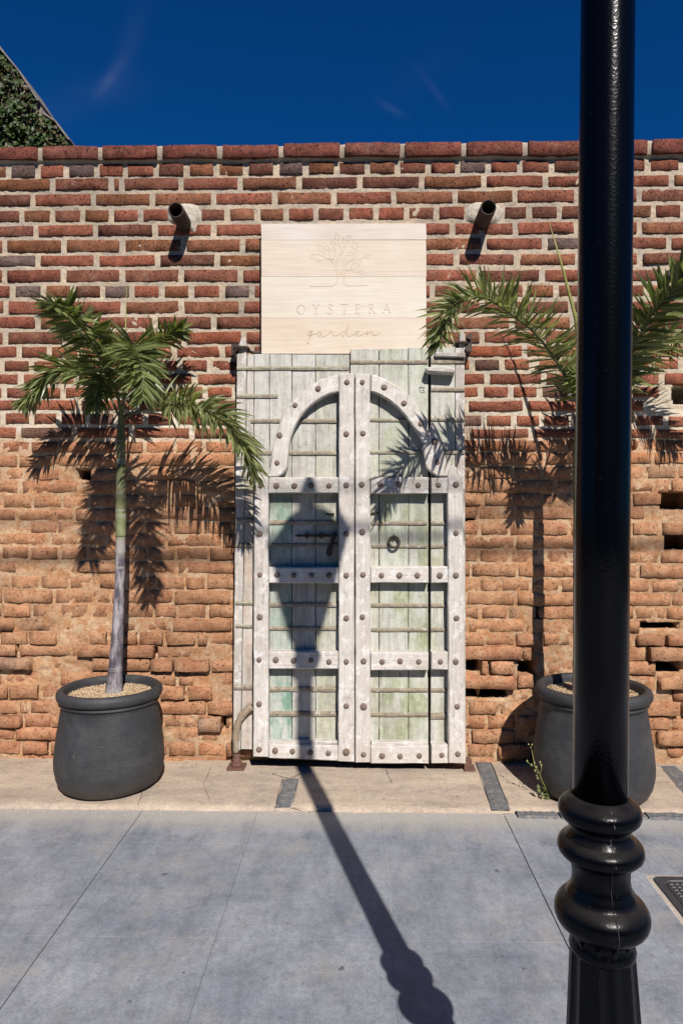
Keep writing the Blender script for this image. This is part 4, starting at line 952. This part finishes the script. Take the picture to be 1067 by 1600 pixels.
# ------------------------------------------------------------------ palms
def frond(tree, path, n, L, wd, lift=0.35, fwd=0.9, droop=0.6, mat=LEAF, wmul=None, seedv=0, start=.16, side_bias=0.0, up=Vector((0, 0, 1)), r0=.0062):
    r = random.Random(seedv); P = catmull([Vector(p) for p in path], 10)
    mb = MB(); mb.add(*tube(P, [r0*(1-.8*i/(len(P)-1)) for i in range(len(P))], 6))
    fr = mb.build('frond', RACH, tree, smooth=True)
    # cumulative length
    acc = [0]
    for a, b in zip(P[:-1], P[1:]): acc.append(acc[-1]+(b-a).length)
    T = acc[-1]; lf = MB()
    def at_(s):
        for i in range(len(acc)-1):
            if acc[i+1] >= s: break
        f = (s-acc[i])/max(1e-6, acc[i+1]-acc[i]); return P[i]+(P[i+1]-P[i])*f, (P[i+1]-P[i]).normalized()
    for k in range(n):
        t = start+(1-start)*(k+r.uniform(-.3, .3))/(n-1); t = min(max(t, start), .998)
        p, tg = at_(T*t)
        sd = tg.cross(up)
        if sd.length < .15: sd = tg.cross(Vector((1, 0, 0)))
        sd.normalize(); u = sd.cross(tg).normalized()
        prof = math.sin(PI*min(1, .22+.62*t+.02))**.7 if t < .9 else .75-.3*(t-.9)/.1
        for s_ in (-1, 1):
            for rep in range(1 if r.random() < .75 else 2):
                ang = r.uniform(-.95, .95)+lift
                f_ = fwd*(.25+.95*t*t)*r.uniform(.5, 1.5)+.12
                d = (sd*s_*math.cos(ang)+u*math.sin(ang)+tg*f_+sd*side_bias).normalized()
                ln = L*1.10*prof*r.uniform(.62, 1.12); w = wd*1.12*r.uniform(.55, 1.15)
                nrm = d.cross(tg)
                if nrm.length < .1: nrm = d.cross(up)
                nrm.normalize(); wv = nrm.cross(d).normalized()
                wv = (wv*math.cos(a_ := r.uniform(-1.2, 1.2))+nrm*math.sin(a_)).normalized(); nn = d.cross(wv).normalized()
                q = p.copy(); dd = d.copy(); V = []; F = []; K = 5
                for i in range(K+1):
                    s = i/K; ww = w*(.45+1.1*s if s < .45 else (1.0 if s < .6 else max(.04, (1-s)/.4)))*.5
                    V += [q-wv*ww, q-nn*ww*.35, q+wv*ww]
                    dd = (dd+Vector((0, 0, -1))*droop*r.uniform(.8, 1.2)/K).normalized(); q = q+dd*(ln/K)
                for i in range(K):
                    F += [(3*i, 3*i+1, 3*i+4, 3*i+3), (3*i+1, 3*i+2, 3*i+5, 3*i+4)]
                lf.add(V, F)
    lf.build('leaflets', mat, fr, kind='stuff')
def trunk(tree, pts, name='trunk', mat=TRK, rings=True):
    """pts: (x,y,z,r)"""
    P = catmull([Vector(p[:3]) for p in pts], 12); Rr = []
    for i in range(len(P)):
        f = i/(len(P)-1)*(len(pts)-1); a = min(int(f), len(pts)-2); Rr.append(pts[a][3]+(pts[a+1][3]-pts[a][3])*(f-a))
    if rings: Rr = [r*(1+.07*(1 if (i % 9) == 0 else 0)) for i, r in enumerate(Rr)]
    mb = MB(); mb.add(*tube(P, Rr, 16)); return mb.build(name, mat, tree, smooth=True)
def WO3(px, py, Y): w = W(px, py, Y); return (w.x, w.y, w.z)
b = W(177, 1085, PYL); t0 = W(190, 668, PYL+.0)
tree = empty('palm_tree', (b.x, PYL, .40), label='small feathery palm with ringed grey trunk in the left pot', cat='palm', group='potted palms')
def tp(px, py, hw, Y=PYL): w = W(px, py, Y); return (w.x, w.y, w.z, hw/1067*Y)
trunk(tree, [tp(178, 1092, 15.5), tp(178.5, 1078, 13.2), tp(181, 1040, 10.5), tp(184, 990, 9), tp(187, 920, 7.6), tp(188.5, 870, 7.5), tp(189, 838, 7.4)])
trunk(tree, [tp(189, 839, 7.9), tp(189.2, 800, 8.2), tp(189.5, 750, 7.5), tp(189.5, 700, 7.0), tp(189.5, 668, 6.0), tp(190, 640, 4)], 'crownshaft', TRK, False)
K = PYL
frond(tree, [WO3(190, 650, K), WO3(180, 610, K-.08), WO3(155, 555, K-.28), WO3(125, 508, K-.52), WO3(85, 477, K-.78)], 107, .155, .017, .25, .9, .25, LEAF, seedv=1, start=.25)
frond(tree, [WO3(189, 655, K), WO3(165, 610, K+.02), WO3(130, 580, K+.03), WO3(85, 580, K+.03), WO3(38, 632, K+.02)], 112, .155, .015, .15, .8, .55, LEAF, seedv=2, start=.2)
frond(tree, [WO3(190, 650, K), WO3(196, 600, K-.10), WO3(203, 555, K-.28), WO3(212, 545, K-.48), WO3(222, 580, K-.62), WO3(224, 622, K-.66)], 112, .150, .015, .1, .75, .35, LEAF, seedv=3, start=.35)
frond(tree, [WO3(191, 650, K), WO3(200, 610, K+.05), WO3(222, 565, K+.11), WO3(252, 530, K+.13), WO3(285, 512, K+.10)], 92, .150, .015, .15, .8, .45, LEAF, seedv=4, start=.3)
frond(tree, [WO3(190, 655, K), WO3(225, 640, K-.02), WO3(290, 632, K-.05), WO3(345, 655, K-.07), WO3(380, 700, K-.08), WO3(396, 745, K-.09)], 141, .170, .0145, .35, .65, .75, LEAFD, seedv=5, start=.22)
frond(tree, [WO3(190, 655, K), WO3(186, 620, K-.06), WO3(174, 595, K-.13), WO3(158, 600, K-.19), WO3(148, 635, K-.23)], 72, .125, .014, .1, .75, .5, LEAF, seedv=6, start=.3)
mb = MB(); mb.add(*tube([WO3(192, 650, K), WO3(196, 540, K), WO3(198, 446, K-.03)], [.006, .004, .0012], 6)); mb.build('spear', SPEAR, tree, smooth=True)
# right palm
K = PYR; b = W(906, 1085, K)
tree = empty('palm_tree', (b.x, K, .42), label='small feathery palm in the right pot, its trunk hidden behind the lamp post', cat='palm', group='potted palms')
trunk(tree, [tp(908, 1080, 15, K), tp(907, 1060, 12, K), tp(906, 1000, 10.5, K), tp(905, 900, 9.6, K), tp(905, 820, 9.2, K)])
trunk(tree, [tp(905, 821, 9.6, K), tp(905, 760, 9.4, K), tp(905, 690, 7.8, K), tp(906, 650, 7, K), tp(906, 620, 4, K)], 'crownshaft', TRK, False)
frond(tree, [WO3(906, 655, K), WO3(893, 606, K-.08), WO3(845, 532, K-.20), WO3(800, 492, K-.30), WO3(748, 464, K-.38), WO3(705, 485, K-.43), WO3(686, 540, K-.46)], 165, .178, .0125, .45, .75, .25, LEAFD, seedv=11, start=.14, r0=.008)
frond(tree, [WO3(908, 650, K), WO3(945, 610, K-.10), WO3(985, 545, K-.26), WO3(1030, 475, K-.42), WO3(1085, 410, K-.55)], 92, .165, .021, .2, .9, .2, LEAF, seedv=12, start=.2, r0=.008)
frond(tree, [WO3(908, 650, K), WO3(955, 590, K+.02), WO3(1015, 545, K+.04), WO3(1075, 530, K+.04), WO3(1135, 580, K+.02)], 150, .178, .0125, .2, .8, .6, LEAFD, seedv=13, start=.2, r0=.007)
frond(tree, [WO3(907, 650, K), WO3(915, 600, K+.06), WO3(925, 550, K+.12), WO3(935, 515, K+.15)], 50, .12, .016, .15, .9, .4, LEAF, seedv=14, start=.3)
frond(tree, [WO3(906, 655, K), WO3(908, 610, K-.08), WO3(912, 590, K-.17), WO3(918, 605, K-.26)], 47, .115, .015, .1, .8, .4, LEAF, seedv=15, start=.3)
mb = MB(); mb.add(*tube([WO3(909, 600, K), WO3(899, 497, K-.04), WO3(876, 410, K-.06), WO3(857, 345, K-.08)], [.010, .0085, .005, .001], 7)); mb.build('spear', SPEAR, tree, smooth=True)
# ------------------------------------------------------------------ weed
p = ground_pt(856, 1250)
weed = empty('weed', p, label='thin seedy weed sprouting at the foot of the right pot', cat='weed')
mb = MB(); YW = p.y+.01
def wp(a, b_): w = W(810+a/10.67, 1140+b_/10.67, YW); return (w.x, w.y+random.uniform(-.01, .01), w.z)
mb.add(*tube([wp(500, 1180), wp(460, 980), wp(400, 880), wp(350, 740), wp(260, 600), wp(210, 330)], .0016, 5))
mb.add(*tube([wp(350, 740), wp(380, 650), wp(355, 550)], .0012, 5)); mb.add(*tube([wp(260, 600), wp(210, 590), wp(140, 530)], .0012, 5)); mb.build('stem', SPEAR, weed)
mb = MB()
for (a, c_, s) in ((170, 250, 2), (215, 240, 2), (205, 300, 2), (150, 535, 2.4), (215, 595, 2.6), (255, 545, 2.4), (295, 620, 2.2), (270, 675, 2.4), (320, 710, 2.4), (325, 820, 2.4), (360, 550, 2.4), (385, 600, 2.4), (295, 760, 1.8)):
    w = Vector(wp(a, c_)); s *= .0019
    mb.add([w+Vector((-s, 0, 0)), w+Vector((0, -s*.6, -s*1.4)), w+Vector((s, 0, 0)), w+Vector((0, -s*.3, s*1.4)), w+Vector((0, s, 0))], [(0, 1, 3), (1, 2, 3), (2, 4, 3), (4, 0, 3), (1, 0, 4), (2, 1, 4)])
mb.build('seed_heads', metal('seed_head_pale', srgb(176, 172, 120), srgb(140, 140, 84), .7), weed, kind='stuff')
mb = MB()
for k in range(46):
    a = random.uniform(0, 2*PI); d = Vector((math.cos(a), math.sin(a)*.6, random.uniform(.1, 1.2))).normalized(); o = Vector(p)+Vector((random.uniform(-.045, .035), random.uniform(-.01, .03), random.uniform(0, .05)))
    sd = d.cross(Vector((0, 0, 1))).normalized(); l = random.uniform(.012, .03); w = l*.35
    mb.add([o, o+d*l*.5+sd*w, o+d*l, o+d*l*.5-sd*w], [(0, 1, 2, 3)])
mb.build('leaves', LEAF, weed, kind='stuff')
# ------------------------------------------------------------------ drain cover in the pavement
dc = empty('drain_cover', (1.30, 2.22, -.01), label='dark plastic drain cover set in the pavement at the right edge', cat='drain cover')
PLAST = metal('dark_plastic', (0.035, 0.037, 0.042, 1), (0.06, 0.062, 0.07, 1), .5, 30, .0004)
def rrect(x0, x1, y0, y1, r, z, n=5):
    P = []
    for (cx, cy, a0) in ((x1-r, y0+r, -PI/2), (x1-r, y1-r, 0), (x0+r, y1-r, PI/2), (x0+r, y0+r, PI)):
        for k in range(n): a = a0+PI/2*k/(n-1); P.append((cx+r*math.cos(a), cy+r*math.sin(a), z))
    return P
x0, x1, y0, y1 = 1.052, 1.56, 1.93, 2.475
A = rrect(x0, x1, y0, y1, .03, -.0105); B = rrect(x0+.002, x1-.002, y0+.002, y1-.002, .03, -.0065); C_ = rrect(x0+.028, x1-.028, y0+.028, y1-.028, .03, -.0062); E = rrect(x0+.031, x1-.031, y0+.031, y1-.031, .028, -.0102)
V = A+B+C_+E; n = len(A); F = [(j*n+k, j*n+(k+1) % n, (j+1)*n+(k+1) % n, (j+1)*n+k) for j in range(3) for k in range(n)]; mesh('cover_frame', V, F, PLAST, dc)
V = rrect(x0+.033, x1-.033, y0+.033, y1-.033, .026, -.0078); mesh('cover_plate', V, [tuple(range(len(V)))], PLAST, dc)
mb = MB(); nx_ = 22; ny_ = 25
for i in range(nx_):
    for j in range(ny_):
        cx = x0+.05+(x1-x0-.10)*i/(nx_-1); cy = y0+.05+(y1-y0-.10)*j/(ny_-1); s = .0068
        V = [(cx-s, cy-s, -.0077), (cx+s, cy-s, -.0077), (cx+s, cy+s, -.0077), (cx-s, cy+s, -.0077), (cx-s*.6, cy-s*.6, -.0045), (cx+s*.6, cy-s*.6, -.0045), (cx+s*.6, cy+s*.6, -.0045), (cx-s*.6, cy+s*.6, -.0045)]
        mb.add(V, [(0, 1, 5, 4), (1, 2, 6, 5), (2, 3, 7, 6), (3, 0, 4, 7), (4, 5, 6, 7)])
mb.build('tread_lugs', PLAST, dc, kind='stuff')
CEM = metal('pinkish_cement', srgb(176, 160, 150), srgb(206, 196, 180), .9, 60, .003)
A = []; n = 60; B = []; C_ = []
base_ = rrect(x0-.002, x1+.002, y0-.002, y1+.002, .03, 0, 15)
mid = Vector(((x0+x1)/2, (y0+y1)/2, 0))
for q in base_:
    d = (Vector(q)-mid).normalized(); w = .014+.02*random.random()
    A.append((q[0], q[1], -.0085)); B.append((q[0]+d.x*w*.5, q[1]+d.y*w*.5, -.0090)); C_.append((q[0]+d.x*w, q[1]+d.y*w, -.0112))
n = len(base_); mesh('cement_surround', A+B+C_, [(j*n+(k+1) % n, j*n+k, (j+1)*n+k, (j+1)*n+(k+1) % n) for j in range(2) for k in range(n)], CEM, dc, smooth=True)
# ------------------------------------------------------------------ lamp post
PY_ = 1.088; px_ = W(935.8, 800, PY_).x; lean = math.radians(0.60)
lp = empty('lamp_post', (px_, PY_, -.011), label='glossy black lamp post with ringed collar standing close on the right', cat='lamp post')
ox = px_
def lz(prof, name, n=64, parent=lp, **k): mb = MB(); mb.add(*lathe(prof, ox, PY_, n)); return mb.build(name, BLK, parent, smooth=True, origin=(ox, PY_, -.011), **k)
def torus_prof(rc, zc_, rr, hz, a0=-80, a1=80, n=9):
    return [(rc+rr*math.cos(math.radians(a)), zc_+hz*math.sin(math.radians(a))) for a in np.linspace(a0, a1, n)]
lz([(.0415, .80), (.0412, 1.3), (.0405, 2.2), (.040, 2.70)], 'shaft')
prof = [(.040, .604), (.0495, .608), (.0505, .615), (.0485, .623), (.046, .628), (.0475, .636)]+torus_prof(.0455, .668, .0265, .027, -68, 66, 10)+[(.052, .6955), (.0515, .702), (.046, .709), (.0435, .724), (.0445, .742), (.050, .749), (.0505, .753)]+torus_prof(.048, .7705, .0175, .0165, -70, 70, 8)+[(.0515, .788), (.050, .793), (.046, .797), (.0455, .806), (.049, .810)]+torus_prof(.047, .829, .0160, .0175, -75, 70, 8)+[(.050, .848), (.0465, .851), (.0435, .853), (.041, .853)]
lz(prof, 'collar', 80)
# fluted tapering base
def fluted(z0, r0, z1, r1, n=12):
    V = []; F = []; m = n*6; zs = np.linspace(z0, z1, 6)
    for z in zs:
        R = r0+(r1-r0)*(z-z0)/(z1-z0)
        for k in range(m):
            ph = (k % 6)/6; dip = .06*math.sin(PI*min(1, max(0, (ph-.17)/.83)))
            a = 2*PI*k/m; V.append((ox+R*(1-dip)*math.cos(a), PY_+R*(1-dip)*math.sin(a), z))
    for j in range(len(zs)-1):
        for k in range(m): F.append((j*m+k, j*m+(k+1) % m, (j+1)*m+(k+1) % m, (j+1)*m+k))
    return V, F
V, F = fluted(.10, .079, .632, .0480); mesh('fluted_base', V, F, BLK, lp, smooth=False, origin=(ox, PY_, -.011))
lz([(.15, -.011), (.155, .0), (.150, .03), (.128, .045), (.122, .06), (.118, .085), (.092, .10), (.082, .112)], 'foot')
mb = MB(); mb.add(*tube([(ox, PY_-.046, .628), (ox, PY_-.0672, .65), (ox, PY_-.0742, .668), (ox, PY_-.0672, .686), (ox, PY_-.0525, .6955), (ox, PY_-.0437, .724), (ox, PY_-.0507, .752), (ox, PY_-.0672, .7705), (ox, PY_-.0520, .788), (ox, PY_-.0458, .804), (ox, PY_-.0650, .829), (ox, PY_-.0505, .848)], .0006, 5)); mb.build('casting_seam', metal('worn_seam', (.06, .06, .065, 1), (.012, .012, .015, 1), .5, 60), lp, origin=(ox, PY_, -.011))
lz([(.040, 2.68), (.060, 2.70), (.068, 2.73), (.058, 2.76), (.052, 2.78), (.066, 2.80), (.060, 2.83), (.044, 2.85), (.050, 2.88), (.085, 2.91), (.085, 2.925)], 'neck', 32)
def ngon_ring(r, z, n=6, a0=.2): return [(ox+r*math.cos(a0+2*PI*k/n), PY_+r*math.sin(a0+2*PI*k/n), z) for k in range(n)]
GLS = M('frosted_lamp_glass', .5).out((0.5, 0.5, 0.46, 1))
lo6 = ngon_ring(.085, 2.925); hi6 = ngon_ring(.190, 3.33); O = (ox, PY_, -.011)
for k in range(6):
    a, b = Vector(lo6[k]), Vector(lo6[(k+1) % 6]); c, d = Vector(hi6[(k+1) % 6]), Vector(hi6[k]); nrm = (b-a).cross(d-a).normalized()*-.004
    V = [a, b, c, d, a+nrm, b+nrm, c+nrm, d+nrm]; mesh('glass_pane', V, [(0, 1, 2, 3), (7, 6, 5, 4), (0, 4, 5, 1), (1, 5, 6, 2), (2, 6, 7, 3), (3, 7, 4, 0)], GLS, lp, origin=O)
mb = MB()
for k in range(6): mb.add(*tube([lo6[k], hi6[k]], .008, 6)); mb.add(*tube([hi6[k], hi6[(k+1) % 6]], .010, 6)); mb.add(*tube([lo6[k], lo6[(k+1) % 6]], .008, 6))
mb.build('lantern_frame', BLK, lp, origin=O)
rf = [ngon_ring(r, z) for r, z in ((.205, 3.325), (.203, 3.345), (.155, 3.40), (.095, 3.46), (.050, 3.52), (.030, 3.55))]; V = sum(rf, []); F = [(j*6+k, j*6+(k+1) % 6, (j+1)*6+(k+1) % 6, (j+1)*6+k) for j in range(5) for k in range(6)]+[tuple(range(6))[::-1], tuple(range(30, 36))]
mesh('lantern_roof', V, F, BLK, lp, origin=O)
lz([(.030, 3.548), (.042, 3.56), (.026, 3.575), (.034, 3.60), (.020, 3.625), (.008, 3.66), (.002, 3.68)], 'finial', 20)
for ch in [o for o in bpy.data.objects if o.parent == lp]:   # the post leans slightly above its collar, its foot is skewed a little the other way
    co = np.empty(len(ch.data.vertices)*3); ch.data.vertices.foreach_get('co', co); co = co.reshape(-1, 3)
    z = co[:, 2]-.011; co[:, 0] += np.where(z > .84, (z-.84)*math.tan(lean), (.84-z)*.020); ch.data.vertices.foreach_set('co', co.ravel()); ch.data.update()
# ------------------------------------------------------------------ ivy covered gable behind the wall
YG = 6.0
gb = empty('gable_wall', (W(0, 220, YG).x-1, YG, 0), label='ivy covered gable with thin grey coping behind the wall at top left', cat='building')
out = [(112, 232), (109, 221), (88, 192), (66, 178), (61, 160), (30, 112), (0, 76), (-60, -5), (-200, -190)]
Pg = [W(a, b_, YG) for a, b_ in out]; xl = Pg[-1].x-1.2
poly = [(p.x, p.z) for p in Pg]+[(xl, Pg[-1].z-.6), (xl, 0.0), (Pg[0].x, 0.0)]
beam('gable', poly[::-1], YG+.03, .35, metal('gable_render', (0.22, 0.17, 0.13, 1), (0.3, 0.25, 0.2, 1), .9), gb, None, bev=.004, jit=0, seg=5, px=False)
CAPM = metal('grey_coping', srgb(150, 140, 132), srgb(110, 102, 98), .8, 20)
for a, b_ in ((1, 2), (2, 3), (4, 5), (5, 6), (6, 7), (7, 8)):
    A, B = Pg[a], Pg[b_]; d = (B-A).normalized(); n_ = Vector((-d.z, 0, d.x))*-.035 if False else Vector((d.z, 0, -d.x))*-.0
    up_ = Vector((d.z, 0, -d.x)); up_ = up_ if up_.x > 0 else -up_
    V = []
    for y in (YG-.03, YG+.42):
        for q in (A, A+up_*.013, B+up_*.013, B): V.append((q.x, y, q.z))
    mesh('coping', V, [(0, 1, 2, 3), (7, 6, 5, 4), (0, 4, 5, 1), (1, 5, 6, 2), (2, 6, 7, 3), (3, 7, 4, 0)], CAPM, gb)
def inside(x, z):
    c = False; n = len(poly); j = n-1
    for i in range(n):
        if (poly[i][1] > z) != (poly[j][1] > z) and x < (poly[j][0]-poly[i][0])*(z-poly[i][1])/(poly[j][1]-poly[i][1])+poly[i][0]: c = not c
        j = i
    return c
ml = MB(); mr = MB(); zmin = 3.6; cnt = 0
while cnt < 15000:
    x = random.uniform(xl+.8, Pg[0].x+.02); z = random.uniform(zmin, Pg[-1].z-.2)
    if not inside(x+.012, z+.012): continue
    cnt += 1
    th = float(fbm(x, z, 5, 3, 3)); y = YG+.02-th*.26*random.uniform(.2, 1)
    nrm = Vector((random.gauss(0, .5), -1, random.gauss(.45, .5))).normalized(); dn = Vector((random.gauss(0, .4), 0, -1)); dn = (dn-nrm*dn.dot(nrm)).normalized(); sd = nrm.cross(dn); s = random.uniform(.022, .042); o = Vector((x, y, z))
    V = [o-dn*s*.5, o-dn*s*.25+sd*s*.62, o+dn*s*.25+sd*s*.42, o+dn*s*.9, o+dn*s*.25-sd*s*.42, o-dn*s*.25-sd*s*.62, o-nrm*s*.12]
    edge = not inside(x+.16, z+.10)
    (mr if (random.random() < (.30 if edge else .03)) else ml).add(V, [(6, 1, 0), (6, 2, 1), (6, 3, 2), (6, 4, 3), (6, 5, 4), (6, 0, 5)])
ml.build('ivy', IVY, gb, kind='stuff'); mr.build('ivy', IVYR, gb, kind='stuff', label='reddish ivy leaves along the edge')
# ------------------------------------------------------------------ overhead cables of the street behind the viewer (their soft shadows cross the wall)
def cable(zl, zr, s, r, label):
    P = [Vector((x, D-s, zl+(zr-zl)*(x+9)/18+.93*s+.012*(x*x)/4)) for x in np.linspace(-9, 9, 30)]
    mb = MB(); mb.add(*tube(P, r, 8)); o = mb.build('overhead_cable', metal('cable_rubber', (.02, .02, .02, 1), (.03, .03, .03, 1)), None, smooth=True); prop(o, label=label, cat='cable', group='overhead cables of the street')
cable(.92, 1.20, 5.0, .016, 'lower black overhead cable strung along the street')
cable(1.10, 1.42, 5.2, .010, 'upper black overhead cable strung along the street')

# ------------------------------------------------------------------ unseen house added behind the viewer to darken shadows and post reflections
ob = empty('added_town_house', (0, -9.5, 0), label='unseen stucco house added behind the viewer to keep shadows and post reflections dark', cat='building')
STU = metal('dull_stucco', (0.12, 0.10, 0.08, 1), (0.16, 0.135, 0.11, 1), .9, 3, .002); WOODD = metal('dark_shutter', (0.03, 0.02, 0.014, 1), (0.05, 0.034, 0.024, 1), .6, 8)
V, F = box(-13, 13, -14, -9.5, -.03, 5.6); mesh('wall', V, F, STU, ob)
V, F = box(-13.15, 13.15, -14, -9.3, 5.6, 5.85); mesh('cornice', V, F, STU, ob)
V, F = box(-13, 13, -9.497, -9.44, -.03, .55); mesh('plinth', V, F, WOODD, ob)
for x in (-10.5, -7, -3.5, 0, 3.5, 7, 10.5):
    for z0, z1 in ((1.0, 2.5), (3.6, 5.0)):
        if x == 0 and z0 < 2: V, F = box(x-.6, x+.6, -9.497, -9.42, .56, 2.6); mesh('door', V, F, WOODD, ob); continue
        V, F = box(x-.5, x+.5, -9.497, -9.43, z0, z1); fr = mesh('window', V, F, WOODD, ob)
        V, F = box(x-.42, x+.42, -9.4295, -9.425, z0+.08, z1-.08); mesh('pane', V, F, GLS, fr)
